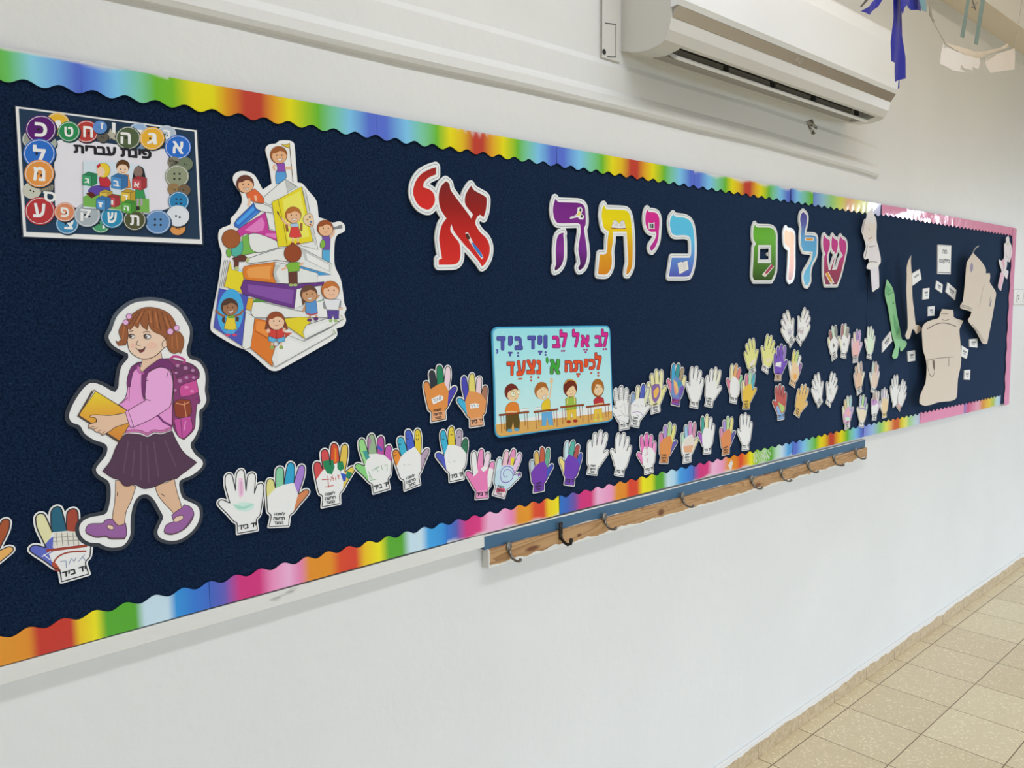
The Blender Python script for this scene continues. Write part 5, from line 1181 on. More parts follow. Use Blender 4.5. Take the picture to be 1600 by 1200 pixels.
def tower():
    root = art_root('figure_cutout', 'Z5', (740, 1200), 'cutout of a tall printed pile of books with children climbing on it', 'wall cutout', gap=.005)
    s = Sheet(root, root.location.copy(), -.0050, M_INK); s.frame('Z5')
    g = lambda l: [(x, y+1067) for x, y in l]
    ol = [(700, 235), (730, 212), (800, 210), (840, 222), (855, 250), (870, 440), (880, 560), (920, 570), (980, 640), (1040, 720), (1055, 850), (1120, 870), (1170, 895), (1230, 885), (1270, 910), (1275, 960), (1250, 980), (1210, 1000), (1190, 1060), (1185, 1187), (1195, 1267), (1240, 1367), (1260, 1487), (1270, 1567), (1288, 1612), (1270, 1657), (1285, 1707), (1260, 1757), (1205, 1777), (1210, 1837), (1150, 1887), (760, 2107), (700, 2132), (640, 2117), (480, 1977), (350, 1917), (170, 1807), (155, 1747), (180, 1607), (220, 1397), (250, 1167), (240, 1120), (220, 1030), (235, 950), (320, 910), (325, 860), (370, 810), (415, 730), (410, 660), (370, 600), (342, 540), (355, 490), (410, 465), (480, 475), (530, 510), (590, 620), (665, 570), (640, 400), (612, 290), (640, 245)]
    L = [s.loc(q) for q in smooth(ol, True, 3)]
    board_sheet('white_card', [L], '#e2e4ee', root, -.0036, .0012)
    K = '#4a4a4a'; GW, GS = '#d2d4d2', '#b2b6b4'
    def bk(part, col, pts, line='#4a3a34', lw=.9, sm=False): s.p(part, col, pts, line, lw, sm)
    bk('white_book', GW, [(600, 680), (775, 530), (880, 600), (880, 660), (670, 740), (640, 750), (600, 720)], K); bk('white_book', GS, [(775, 530), (870, 598), (795, 645)], K)
    # a boy holding a flag
    s.l('flag', '#6a5a3a', [(812, 235), (826, 400), (842, 560)], 1.4); s.p('flag', '#c8ae34', [(815, 233), (780, 246), (742, 240), (770, 262), (815, 272)], '#5a4a2a', .7)
    s.p('flag_boy', '#4f90c8', [(700, 465), (780, 465), (785, 520), (740, 560), (702, 575), (695, 520)], K, .8); s.p('flag_boy', '#8444a0', [(700, 398), (770, 400), (782, 470), (705, 470), (712, 440)], K, .8)
    s.l('flag_boy', '#d0a88a', [(690, 410), (678, 435), (690, 460)], 4); s.l('flag_boy', '#d0a88a', [(775, 440), (835, 440)], 4.4)
    kid(s, 'flag_boy', (722, 335, 66), '#d0a078', '#8f5228')
    bk('blue_book', '#2f62b4', [(350, 905), (372, 868), (515, 730), (535, 775), (572, 802), (395, 945), (355, 930)]); bk('blue_book', '#4494d8', [(365, 895), (510, 760), (525, 790), (385, 915)], None); bk('blue_book', '#3f7fcc', [(392, 935), (535, 800), (560, 806), (400, 942)], None)
    bk('blue_book', GW, [(515, 730), (590, 738), (665, 770), (668, 812), (585, 804), (535, 778)], K)
    s.p('leaning_boy', '#d05f30', [(452, 655), (520, 612), (565, 650), (600, 700), (595, 735), (540, 728), (470, 700)], K, .8); s.l('leaning_boy', '#d6ac90', [(475, 690), (480, 730), (465, 755)], 4.4); s.l('leaning_boy', '#d6ac90', [(525, 670), (535, 715)], 4.4)
    kid(s, 'leaning_boy', (442, 578, 68), '#d6a680', '#5c2f22')
    bk('pink_book', '#b8388e', [(365, 972), (420, 925), (612, 808), (640, 955), (702, 972), (722, 1052), (450, 985), (392, 1022)]); s.p('pink_book', '#cf74b4', [(440, 958), (580, 850), (605, 900), (590, 962), (520, 975)]); s.p('pink_book', '#cf74b4', [(620, 985), (700, 985), (708, 1030), (610, 1000)], sm=False)
    bk('pink_book', GW, [(612, 808), (680, 825), (702, 962), (645, 948)], K)
    bk('green_book', '#6ea84a', [(395, 1165), (418, 1015), (472, 990), (485, 1070), (560, 1140), (402, 1172)]); s.p('green_book', GW, [(470, 1000), (500, 985), (560, 990), (705, 1050), (722, 1102), (560, 1145), (490, 1110)], K, .9)
    bk('yellow_book', '#d4c422', [(665, 722), (720, 700), (912, 595), (1010, 1050), (790, 1092), (715, 1098)]); s.p('yellow_book', '#e0d458', [(752, 705), (900, 630), (955, 900), (980, 1010), (800, 1050)]); s.l('yellow_book', '#9a8a1c', [(716, 705), (760, 900), (792, 1090)], 1.6)
    bk('yellow_book', GW, [(915, 600), (945, 630), (1050, 1120), (900, 1085), (1008, 1052)], K, .8)
    for k in range(3): s.l('yellow_book', '#8a8a8a', [(925+k*12, 630+k*14), (1005+k*14, 1045+k*20)], .7)
    s.p('palette_girl', '#c83c38', [(826, 925), (882, 920), (898, 970), (915, 1012), (860, 1024), (808, 1014)], K, .8); s.p('palette_girl', '#98b4d0', [(818, 905), (885, 900), (888, 930), (822, 932)], K, .6); s.l('palette_girl', '#d6ac8e', [(815, 920), (770, 890), (745, 855)], 4.4); s.l('palette_girl', '#d6ac8e', [(840, 1020), (838, 1060)], 3.6); s.l('palette_girl', '#d6ac8e', [(882, 1020), (882, 1060)], 3.6); s.e('palette_girl', '#8a2f2c', 836, 1070, 18, 9); s.e('palette_girl', '#8a2f2c', 885, 1070, 18, 9); s.l('palette_girl', '#8a5a30', [(785, 910), (795, 970)], 5); s.l('palette_girl', '#8a5a30', [(910, 900), (908, 965)], 5)
    s.p('palette_girl', '#d4bc9c', [(935, 840), (975, 820), (1005, 840), (1012, 910), (990, 930), (950, 915), (925, 880)], '#6a5444', .8)
    for cx, cy, c in ((980, 850, '#3a3a3a'), (960, 870, '#a8843c'), (990, 890, '#3f6a9c'), (985, 912, '#9c3a34')): s.e('palette_girl', c, cx, cy, 8)
    s.p('palette_girl', '#3a3028', [(705, 798), (720, 808), (728, 832), (712, 822)]); s.l('palette_girl', '#8a6a3c', [(722, 828), (748, 872)], 1.8)
    kid(s, 'palette_girl', (842, 835, 62), '#d4a884', '#a8642c')
    bk('open_book', GW, g([(460, 130), (560, 95), (720, 45), (880, 25), (1160, 170), (1155, 262), (905, 190), (880, 165), (700, 140), (465, 172)]), K); bk('open_book', GS, g([(905, 40), (1150, 175), (1148, 240), (940, 140)]), None); s.p('open_book', '#dfe1df', g([(950, 80), (1140, 180), (1140, 232), (960, 140)]), sm=False)
    bk('open_book', '#3f8fc8', g([(890, 190), (1040, 232), (1155, 262), (1060, 268), (900, 215)]), None)
    s.p('trumpet_boy', '#4f9cc8', [(1085, 1120), (1148, 1120), (1145, 1225), (1085, 1200)], K, .7, False); s.p('trumpet_boy', '#6a4898', [(1085, 1010), (1120, 995), (1152, 1010), (1148, 1122), (1090, 1122)], K, .8); s.p('trumpet_boy', '#78a83c', [(1075, 1050), (1100, 1040), (1110, 1080), (1090, 1112), (1068, 1095)], K, .7); s.l('trumpet_boy', '#d6ac8e', [(1150, 1020), (1180, 985), (1180, 955)], 4.4)
    s.p('trumpet_boy', '#7a7e82', [(1170, 938), (1215, 925), (1245, 912), (1252, 940), (1220, 944), (1180, 952)], K, .7); kid(s, 'trumpet_boy', (1108, 945, 62), '#d6a884', '#8f4a24', smile_=False)
    # two children seen from behind
    s.p('climbing_boy', '#4aa494', g([(325, 30), (420, -20), (425, 40), (405, 95), (370, 115), (330, 100)]), K, .8); s.p('climbing_boy', '#6aa83c', g([(285, 60), (310, 40), (330, 90), (310, 120), (290, 100)]), K, .7); s.p('climbing_boy', '#5c3026', g([(335, 125), (420, 95), (470, 130), (440, 150), (390, 152), (385, 200), (352, 205), (350, 150)]), K, .8); s.e('climbing_boy', '#a8b078', 372, 1067+215, 20, 22); s.e('climbing_boy', '#a8b078', 462, 1067+140, 14, 22, 20)
    kid(s, 'climbing_boy', (325, 1035, 72), hair='#945228', hb=True)
    bk('yellow_side_book', '#d4c426', g([(265, 358), (318, 150), (330, 220), (425, 240), (428, 300), (405, 370), (420, 415)]), '#a8782a'); bk('yellow_side_book', '#a8c4d8', g([(385, 215), (420, 220), (422, 240), (385, 238)]), None)
    for k in range(4): s.l('yellow_side_book', '#7a7a7a', g([(228+k*14, 370), (268+k*14, 140)]), .8)
    bk('orange_book', '#cc7428', g([(422, 245), (442, 192), (692, 158), (672, 260), (702, 332), (450, 302)]), '#7a3f1c', .9, True); s.p('orange_book', '#d8924a', g([(455, 235), (480, 205), (660, 185), (648, 260), (655, 300), (470, 285)]))
    s.p('orange_book', GW, g([(692, 158), (800, 178), (1048, 250), (1040, 328), (720, 335), (675, 265)]), K, .9, False); s.p('orange_book', GS, g([(690, 180), (740, 180), (700, 250), (735, 325), (715, 330), (678, 262)]))
    bk('purple_book', '#60327c', g([(402, 372), (430, 305), (690, 335), (840, 345), (1100, 322), (1095, 348), (870, 380), (850, 545), (640, 490), (422, 422)]), '#3a1f4a'); s.p('purple_book', '#7a4a98', g([(460, 342), (650, 365), (848, 390), (832, 508), (640, 460), (470, 410)]))
    s.p('purple_book', '#dfe1df', g([(870, 382), (922, 372), (915, 522), (850, 546)]), K, .8, False)
    s.p('green_shirt_boy', '#5c3428', g([(800, 235), (876, 235), (878, 340), (805, 345)]), K, .8); s.p('green_shirt_boy', '#74a838', g([(775, 190), (830, 155), (902, 162), (892, 232), (800, 242), (795, 205)]), K, .8); s.l('green_shirt_boy', '#d6ac8e', g([(790, 200), (745, 220)]), 4); s.l('green_shirt_boy', '#d6ac8e', g([(895, 185), (925, 165)]), 4); s.e('green_shirt_boy', '#98a86a', 822, 1067+348, 20, 11); s.e('green_shirt_boy', '#98a86a', 858, 1067+348, 20, 11)
    kid(s, 'green_shirt_boy', (838, 1067+88, 68), hair='#8a4020', hb=True)
    s.p('lower_white_book', GW, g([(490, 585), (500, 500), (540, 478), (700, 520), (860, 560), (1120, 598), (1115, 618), (700, 622), (520, 622)]), K, .9, False); bk('lower_white_book', '#d0a02c', g([(408, 490), (430, 455), (512, 462), (492, 560), (420, 540)])); bk('lower_white_book', '#4f8a3c', g([(500, 492), (530, 460), (632, 490), (540, 492)]), None); bk('lower_white_book', '#3f8a58', g([(1030, 490), (1105, 462), (1095, 495)]), None)
    bk('lower_white_book', '#e2e4e2', g([(1020, 495), (1120, 470), (1240, 560), (1240, 620), (1040, 610)]), None)
    bk('deep_blue_book', '#4750a8', g([(180, 700), (225, 375), (468, 440), (440, 570), (418, 858)]), '#2f3470'); s.e('deep_blue_book', '#3f9cd0', 318, 1067+570, 108, 190, 4); s.p('deep_blue_book', GW, g([(445, 572), (520, 620), (490, 865), (440, 888), (415, 858)]), K, .9, False)
    kd = 'yellow_dress_girl'
    s.l(kd, '#8a5a3c', g([(275, 615), (225, 590), (195, 555)]), 4); s.l(kd, '#8a5a3c', g([(345, 610), (400, 590), (425, 555)]), 4); s.p(kd, '#4a2f24', g([(250, 620), (275, 610), (270, 670), (248, 650)])); s.p(kd, '#4a2f24', g([(362, 610), (390, 620), (385, 655), (362, 650)]))
    s.p(kd, '#d4bc34', g([(290, 602), (352, 602), (358, 650), (372, 715), (320, 722), (262, 712), (280, 650)]), K, .8); s.p(kd, '#6a9a3c', g([(292, 600), (352, 600), (345, 625), (298, 625)]))
    for xx, fx in ((298, 296), (342, 352)): s.l(kd, '#5a98c8', g([(xx, 720), (xx, 755)]), 4); s.e(kd, '#c04068', fx, 1067+765, 20, 11)
    kid(s, kd, (310, 1067+535, 66), '#94684a', '#4a3226')
    bk('bottom_orange_book', '#cc7028', g([(522, 628), (622, 645), (645, 790), (692, 862), (662, 965), (672, 1028), (485, 872)]), '#7a3a1a', .9); s.p('bottom_orange_book', '#d8843c', g([(535, 645), (610, 660), (630, 780), (530, 725)]), sm=False); s.l('bottom_orange_book', '#96481c', g([(522, 730), (640, 800), (690, 870)]), 1.4, sm=False); s.p('bottom_orange_book', '#b84a34', g([(770, 745), (835, 745), (780, 790)]), sm=False)
    s.p('bottom_orange_book', GW, g([(690, 868), (800, 768), (930, 818), (1162, 700), (1168, 762), (690, 1032), (660, 968)]), K, .9, False); s.p('bottom_orange_book', '#e0e2e0', g([(710, 890), (810, 800), (930, 850), (1140, 740), (1140, 765), (715, 1000)]), sm=False)
    bk('bottom_yellow_book', '#d2c028', g([(765, 628), (900, 615), (985, 622), (985, 660), (935, 700), (942, 795), (792, 692)]), '#8a7a1c'); s.p('bottom_yellow_book', GW, g([(950, 682), (1200, 602), (1240, 640), (1165, 690), (940, 798), (920, 740)]), K, .9, False); s.p('bottom_yellow_book', '#e0e2e0', g([(965, 710), (1190, 632), (1200, 650), (960, 765), (945, 740)]))
    s.l('bottom_yellow_book', '#6a8a3c', g([(1165, 760), (1195, 748), (1172, 720)]), 1.6); s.l('bottom_yellow_book', '#8a8a60', g([(1235, 600), (1262, 632), (1205, 655)]), 1.4)
    rg = 'reading_girl'
    s.l(rg, '#7a3f26', g([(632, 650), (615, 720)]), 7); s.l(rg, '#7a3f26', g([(762, 650), (785, 720)]), 7)
    for xx in (665, 740): s.l(rg, '#d6b098', g([(xx, 815), (xx, 855)]), 4); s.e(rg, '#8aa05a', xx, 1067+868, 17, 17)
    s.p(rg, '#5aa4cc', g([(632, 780), (700, 770), (768, 780), (772, 815), (720, 828), (700, 805), (680, 828), (635, 815)]), K, .8); s.p(rg, '#bf3c36', g([(635, 708), (700, 725), (768, 705), (765, 778), (700, 798), (640, 772)]), '#6a2020', .9, False); s.l(rg, '#6a2020', g([(700, 725), (700, 798)]), 1.2); s.e(rg, '#d6b098', 632, 1067+730, 16, 18); s.e(rg, '#d6b098', 765, 1067+722, 14, 18)
    kid(s, rg, (695, 1067+650, 70), '#d8b498', '#8a4426', smile_=False)
    bg = 'blue_dress_girl'
    s.p(bg, '#5f4030', g([(908, 420), (930, 380), (945, 470), (925, 520), (912, 480)])); s.l(bg, '#b88a64', g([(1020, 470), (1060, 430)]), 4); s.l(bg, '#b88a64', g([(945, 520), (920, 575)]), 4)
    for xx, yy in ((975, 640), (1030, 630)): s.l(bg, '#b88a64', g([(xx+5, 600), (xx+3, yy)]), 4); s.e(bg, '#5a3468', xx, 1067+yy, 20, 14)
    s.p(bg, '#5288c0', g([(945, 492), (990, 470), (1032, 480), (1045, 582), (995, 592), (945, 585)]), K, .8); s.l(bg, '#b04050', g([(948, 585), (995, 597), (1045, 582)]), 2.4)
    kid(s, bg, (970, 1067+425, 66), '#b88a64', '#5f4030')
    pb2 = 'paper_boy'
    s.p(pb2, '#55408c', g([(1120, 560), (1222, 560), (1218, 632), (1182, 634), (1172, 595), (1160, 634), (1130, 632)]), K, .8, False); s.e(pb2, '#8fae6a', 1152, 1067+645, 16, 14); s.e(pb2, '#8fae6a', 1192, 1067+645, 16, 14); s.p(pb2, '#8a8f94', g([(1088, 490), (1240, 480), (1235, 550), (1095, 545)]), K, .6); s.l(pb2, '#d6ac8e', g([(1215, 548), (1255, 540)]), 3.4)
    s.p(pb2, '#d2d4da', g([(1092, 462), (1232, 470), (1215, 558), (1118, 552)]), K, .8, False); kid(s, pb2, (1150, 1067+395, 70), '#d8b092', '#b4682e', smile_=False)
    s.build(); pad(root, [(0, .0), (.01, -.08), (0, .09)], .0037)
tower()

# ================================================================== button poster
def poster():
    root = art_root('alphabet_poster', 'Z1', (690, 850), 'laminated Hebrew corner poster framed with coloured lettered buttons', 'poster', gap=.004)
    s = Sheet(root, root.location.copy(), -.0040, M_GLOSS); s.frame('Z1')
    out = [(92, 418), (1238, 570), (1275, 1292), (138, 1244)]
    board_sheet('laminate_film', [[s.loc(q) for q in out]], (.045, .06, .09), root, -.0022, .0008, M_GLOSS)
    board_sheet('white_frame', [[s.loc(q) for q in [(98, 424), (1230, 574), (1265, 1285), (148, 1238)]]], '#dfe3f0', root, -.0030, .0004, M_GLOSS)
    s.p('navy_panel', '#27394f', [(118, 438), (1215, 582), (1250, 1256), (165, 1208)], sm=False)
    s.p('title_panel', '#d2d0de', [(335, 650), (420, 618), (560, 640), (740, 665), (860, 690), (1035, 690), (1055, 740), (1060, 1060), (935, 1100), (760, 1090), (520, 1060), (345, 1050)], sm=False)
    HB = dict(alef='\u05d0', bet='\u05d1', gimel='\u05d2', dalet='\u05d3', he='\u05d4', vav='\u05d5', zayin='\u05d6', het='\u05d7', tet='\u05d8', yod='\u05d9', kaf='\u05db', lamed='\u05dc', mem='\u05de', nun='\u05e0', samekh='\u05e1', ayin='\u05e2', pe='\u05e4', tsadi='\u05e6', qof='\u05e7', resh='\u05e8', shin='\u05e9', tav='\u05ea')
    NB = [0]
    def btn(cx, cy, r, col, ch=None, lw=0, dx=0, dy=0, holes=None, rim=None):
        NB[0] += 1; pk = 'printed_button#%d' % NB[0]
        s.e(pk, '#22303e', cx+6, cy+8, r*1.02, r*.92); s.e(pk, col, cx, cy, r, r*.92)
        s._line(pk, rim or '#c8c8cc', [s.loc(q) for q in ell(cx, cy, r*.9, r*.83)], .9, True) if r > 60 else None
        for hx, hy in (holes if holes is not None else ((-.16, .0), (.16, .12))):
            s.e(pk, '#2c2c30', cx+r*hx, cy+r*hy, r*.09)
        if ch:
            w2 = r*.40 if ch not in ('vav', 'yod', 'zayin', 'nun') else r*.22; h2 = r*.46; X, Y = cx+dx, cy+dy
            if ch == 'lamed': h2 = r*.55
            if ch == 'yod': h2 = r*.3
            s.text(pk, '#e8e8ee', HB[ch], [(X-w2, Y-h2), (X+w2, Y-h2+w2*.12), (X+w2, Y+h2+w2*.12), (X-w2, Y+h2)], .030)
    H4 = ((-.22, -.2), (.22, -.2), (-.22, .22), (.22, .22))
    btn(200, 630, 62, '#8f9488'); btn(310, 655, 45, '#9ea39a'); btn(358, 535, 78, '#d2a636', 'yod', dx=5); btn(255, 568, 98, '#55246a', 'kaf'); btn(540, 582, 76, '#a83c38', 'het', dx=10); btn(430, 582, 70, '#2f8050', 'tet'); 
    s.p('printed_button', '#a8a494', [(690, 560), (705, 590), (745, 585), (715, 612), (735, 645), (695, 625), (665, 645), (672, 612), (640, 600), (678, 590)], '#5a564c', .6, sm=False)
    btn(640, 615, 38, '#5a564e'); btn(625, 555, 44, '#5a82bc', 'zayin', dx=12, dy=-8); s.text('button_letter', '#e8e8ee', HB['vav'], [(700, 525), (722, 528), (722, 590), (700, 588)], .03)
    btn(865, 590, 68, '#8aa6c8', 'dalet', dy=10); btn(880, 650, 50, '#6f88a8'); btn(800, 622, 80, '#4f5c42', 'he', dx=-15); btn(1040, 600, 62, '#a4b2c0', 'bet', dy=-2, dx=5); btn(950, 625, 78, '#d4a236', 'gimel'); btn(1112, 680, 84, '#2f66bc', 'alef')
    btn(1085, 775, 40, '#7a7868', holes=()); 
    for k in range(6): s.l('printed_button', '#3a3a34', [(1120, 775), (1050+k*3, 750+k*10)], .8)
    btn(1158, 785, 46, '#6a7460'); btn(1105, 862, 76, '#868c74', holes=H4); btn(1085, 942, 40, '#8a7250'); btn(1150, 948, 40, '#6a5a48'); btn(1115, 1018, 66, '#2f78a8', holes=H4); btn(1110, 1185, 48, '#c88a50'); btn(1110, 1110, 72, '#ccd0d8'); btn(985, 1148, 82, '#5a82b0', holes=H4)
    btn(200, 950, 58, '#b8b8ac'); s.p('printed_button', '#8a8678', [(245, 905), (335, 915), (330, 950), (250, 955)], '#4a483f', .7, sm=False)
    for k in range(5): s.l('printed_button', '#4a483f', [(250+k*16, 905), (262+k*15, 955)], .7)
    btn(245, 720, 102, '#2f66b8', 'lamed'); btn(245, 845, 94, '#cf8a46', 'mem'); btn(250, 1078, 96, '#a8383c', 'ayin', dx=-5, dy=-5)
    s.text('button_letter', '#e8e8ee', HB['samekh'], [(270, 955), (352, 962), (352, 1022), (270, 1020)], .03)
    btn(420, 1158, 72, '#3f7fa8', 'tsadi', dx=10); btn(405, 1085, 66, '#c8805c', 'pe'); btn(630, 1158, 62, '#4a9468', 'resh', dx=0, dy=0); btn(545, 1103, 82, '#9aa4ac', 'qof', dx=-10); btn(700, 1118, 74, '#2f82a8', 'shin'); btn(840, 1135, 72, '#4f5238', 'tav')
    s.text('title_lettering', '#2a2a30', '\u05ea\u05d9\u05e8\u05d1\u05e2 \u05ea\u05e0\u05d9\u05e4', [(458, 662), (946, 694), (948, 756), (460, 716)], .05)
    # picture of three children with letter blocks
    s.p('printed_picture', '#c2cede', [(520, 765), (700, 770), (900, 800), (930, 1000), (930, 1088), (520, 1060)]); s.p('printed_picture', '#6ea450', [(518, 990), (600, 960), (760, 980), (930, 1005), (932, 1090), (520, 1050)])
    def cube(x, y, r, c1, c2, ch=None):
        s.p('printed_picture', c1, [(x-r, y-r*.6), (x+r*.25, y-r*.45), (x+r*.25, y+r), (x-r, y+r*.75)], '#3a4a44', .6, sm=False); s.p('printed_picture', c2, [(x+r*.25, y-r*.45), (x+r, y-r*.7), (x+r, y+r*.6), (x+r*.25, y+r)], '#3a4a44', .6, sm=False); s.p('printed_picture', c2, [(x-r, y-r*.6), (x-r*.2, y-r), (x+r, y-r*.7), (x+r*.25, y-r*.45)], '#3a4a44', .6, sm=False)
        if ch: s.text('printed_picture', '#e8e8ee', HB[ch], [(x-r*.75, y-r*.15), (x-r*.05, y-r*.08), (x-r*.05, y+r*.62), (x-r*.75, y+r*.5)], .03)
    s.p('printed_picture', '#5a4698', [(545, 955), (580, 925), (670, 920), (690, 950), (640, 962), (590, 985)], '#2f2a44', .6); s.p('printed_picture', '#5a2a24', [(535, 970), (570, 960), (600, 985), (570, 1000)], None); s.p('printed_picture', '#b03440', [(615, 870), (660, 862), (690, 900), (680, 930), (625, 925)], '#4a2024', .6)
    s.e('printed_picture', '#d4b83c', 645, 825, 42, 46, 0, '#6a5420', .6); s.e('printed_picture', '#d8bca4', 628, 835, 26, 30); s.p('printed_picture', '#b03440', [(600, 800), (620, 780), (628, 795), (612, 812)])
    s.p('printed_picture', '#cf8a50', [(735, 850), (800, 852), (818, 935), (740, 940)], '#5a3a24', .6); s.e('printed_picture', '#5a3c26', 766, 800, 42, 40, 0, '#2f2018', .6); s.e('printed_picture', '#d8bca4', 764, 820, 36, 32); s.e('printed_picture', '#2a2420', 752, 818, 4); s.e('printed_picture', '#2a2420', 780, 820, 4); s.l('printed_picture', '#8a4a40', [(752, 834), (766, 840), (780, 835)], .8)
    s.p('printed_picture', '#2a2a2e', [(825, 880), (838, 815), (865, 795), (895, 815), (912, 885), (880, 870)], None); s.e('printed_picture', '#7f6a62', 862, 835, 28, 34); s.p('printed_picture', '#3a8a54', [(845, 945), (895, 940), (908, 1000), (840, 1000)], '#20402c', .6); s.l('printed_picture', '#a890a8', [(860, 1000), (858, 1045)], 3); s.l('printed_picture', '#a890a8', [(882, 1000), (884, 1045)], 3); s.e('printed_picture', '#3a3436', 858, 1062, 16, 14)
    cube(660, 985, 40, '#c8ae50', '#b09440'); cube(560, 880, 46, '#3f9468', '#2f7a54', 'gimel'); cube(745, 895, 52, '#4a86bc', '#3a6a9c', 'bet'); cube(870, 905, 46, '#b8484e', '#96383e', 'alef'); cube(800, 985, 44, '#cfae48', '#b09038', 'dalet'); cube(708, 1015, 42, '#b8484e', '#96383e', 'vav'); cube(645, 1030, 46, '#4a86bc', '#3a6a9c', 'zayin'); cube(805, 1052, 44, '#5aa048', '#468438', 'he')
    s.build(); pad(root, [(-.1, .06), (.1, .06), (-.1, -.06), (.1, -.06)], .0024)
poster()

# ================================================================== class sign
def sign():
    root = art_root('class_sign', 'Y4', (700, 610), 'rounded light blue class sign with coloured Hebrew rhyme and four children at desks', 'sign', gap=.008)
    s = Sheet(root, root.location.copy(), -.0082, M_GLOSS); s.frame('Y4')
    ol = [(162, 185), (172, 145), (205, 120), (240, 118), (700, 112), (1180, 107), (1208, 120), (1220, 160), (1232, 500), (1245, 890), (1240, 940), (1200, 968), (700, 1042), (245, 1107), (205, 1090), (192, 1040), (180, 600)]
    L = [s.loc(q) for q in smooth(ol, True, 5, 89)]
    board_sheet('card_plate', [L], '#4a9cc4', root, -.0045, .0034, M_GLOSS)
    inn = offset([L], -.0042, .0016)
    zz = s.loc((700, 120))[1], s.loc((700, 1000))[1]
    s.fill('printed_sky', nest(inn)[0], grad([(0, '#8fd0e0'), (.4, '#a4d4da'), (.75, '#a8d6da'), (1, '#c4e0e4')], lambda x, z: (zz[0]-z)/(zz[0]-zz[1])))
    for k in range(26):
        x, y = random.uniform(230, 1180), random.uniform(150, 900)
        s.e('printed_sky', '#b4dce2', x, y, random.uniform(4, 11))
    s.p('printed_floor', '#d4e4e6', [(196, 985), (520, 925), (900, 850), (1232, 800), (1238, 870), (900, 930), (520, 985), (199, 1030)], sm=False)
    s.p('printed_floor', '#c89c58', [(199, 990), (440, 962), (900, 920), (1236, 870), (1236, 935), (1198, 958), (700, 1032), (246, 1096), (212, 1080), (200, 1040)], sm=False)
    F = dict(l='\u05dc', b='\u05d1', a='\u05d0', v='\u05d5', y='\u05d9', d='\u05d3', k='\u05db', t='\u05ea', h='\u05d4', n='\u05e0', c='\u05e6', e='\u05e2')
    MG, PU, OR_, GN = '#c42f86', '#4f52a0', '#d0502c', '#3f9c3c'
    def ch(c, col, x0, y0, x1, y1):
        q = lambda d: [(x0-d, y0-d), (x1+d, y0-d), (x1+d, y1+d), (x0-d, y1+d)]
        pk = 'printed_letter#%d%d' % (x0, y0); s.text(pk, '#5a2a50' if col != PU else '#2c2f64', F[c], q(4.5), .085); s.text(pk, col, F[c], q(0), .045)
    for a in (('d', PU, 208, 205, 282, 325), ('y', PU, 312, 202, 345, 285), ('b', PU, 368, 207, 436, 322), ('d', PU, 483, 200, 552, 316), ('y', PU, 575, 198, 610, 276), ('v', PU, 628, 195, 656, 308),
              ('b', MG, 705, 200, 772, 305), ('l', MG, 770, 143, 834, 300), ('l', MG, 882, 140, 942, 300), ('a', MG, 958, 193, 1032, 298), ('b', MG, 1084, 195, 1148, 295), ('l', MG, 1140, 138, 1198, 296),
              ('d', OR_, 296, 430, 364, 552), ('e', OR_, 385, 420, 462, 555), ('c', OR_, 474, 412, 550, 540), ('n', OR_, 562, 415, 600, 540), ('a', GN, 682, 408, 770, 540),
              ('h', OR_, 815, 420, 882, 522), ('t', OR_, 892, 418, 976, 520), ('y', OR_, 990, 405, 1022, 478), ('k', OR_, 1032, 405, 1086, 500), ('l', OR_, 1082, 348, 1140, 500)):
        ch(*a)
    dot = lambda c, x, y: (s.e('vowel_point#%d,%d' % (x, y), '#3a2a48', x, y, 9.5), s.e('vowel_point#%d,%d' % (x, y), c, x, y, 7))
    def tee(c, x, y):
        for col, d in (('#3a2a48', 2.5), (c, 0)): s.p('vowel_point#%d,%d' % (x, y), col, [(x-17-d, y-7-d), (x+17+d, y-7-d), (x+17+d, y+5+d), (x+6+d, y+5+d), (x+6+d, y+28+d), (x-6-d, y+28+d), (x-6-d, y+5+d), (x-17-d, y+5+d)], sm=False)
    tee(PU, 327, 350); tee(PU, 595, 340); dot(PU, 397, 352); dot(PU, 397, 378); dot(PU, 642, 345); dot(PU, 642, 368); dot(MG, 788, 334); dot(MG, 808, 333); dot(MG, 988, 322); dot(MG, 1012, 321); dot(MG, 1000, 345); dot(MG, 1160, 318); dot(MG, 1182, 317); dot('#dcdce8', 398, 268)
    s.p('comma', PU, [(198, 320), (218, 318), (220, 345), (205, 362), (200, 352), (206, 340)]); s.p('apostrophe', GN, [(645, 395), (662, 390), (668, 420), (660, 450), (646, 430)], '#245a28', .8)
    s.p('vowel_point#pa', OR_, [(396, 578), (434, 575), (434, 588), (396, 590)], '#5a2a20', .6, sm=False); dot(OR_, 513, 568); dot(OR_, 513, 598); dot(OR_, 580, 570); tee(OR_, 935, 540); dot(OR_, 1050, 530); dot(OR_, 1113, 528); dot(OR_, 1113, 554)
    K = '#5a3a28'
    def desk(x0, y0, x1, y1, fy0, fy1, bx=None):
        dk = 'desk#%d' % x0
        for x, yy, fy in ((x0+18, y0, fy0), (x0+42, y0, fy0-30), (x1-42, y1, fy1-35), (x1-18, y1, fy1)): s.l(dk, '#7a3c26', [(x, yy), (x+8, fy)], 1.9)
        s.p(dk, '#8a4428', [(x0, y0-6), (x1, y1-8), (x1, y1+6), (x0, y0+10)], '#4a2418', .6, sm=False)
    # boy with glasses
    c = 'boy_with_glasses'
    s.p(c, '#5a4a26', [(288, 905), (400, 895), (412, 960), (408, 1035), (365, 1040), (352, 960), (335, 1040), (290, 1050)], K, .7, False); s.e(c, '#5a94b4', 322, 1045, 24, 15); s.e(c, '#5a94b4', 384, 1036, 24, 15)
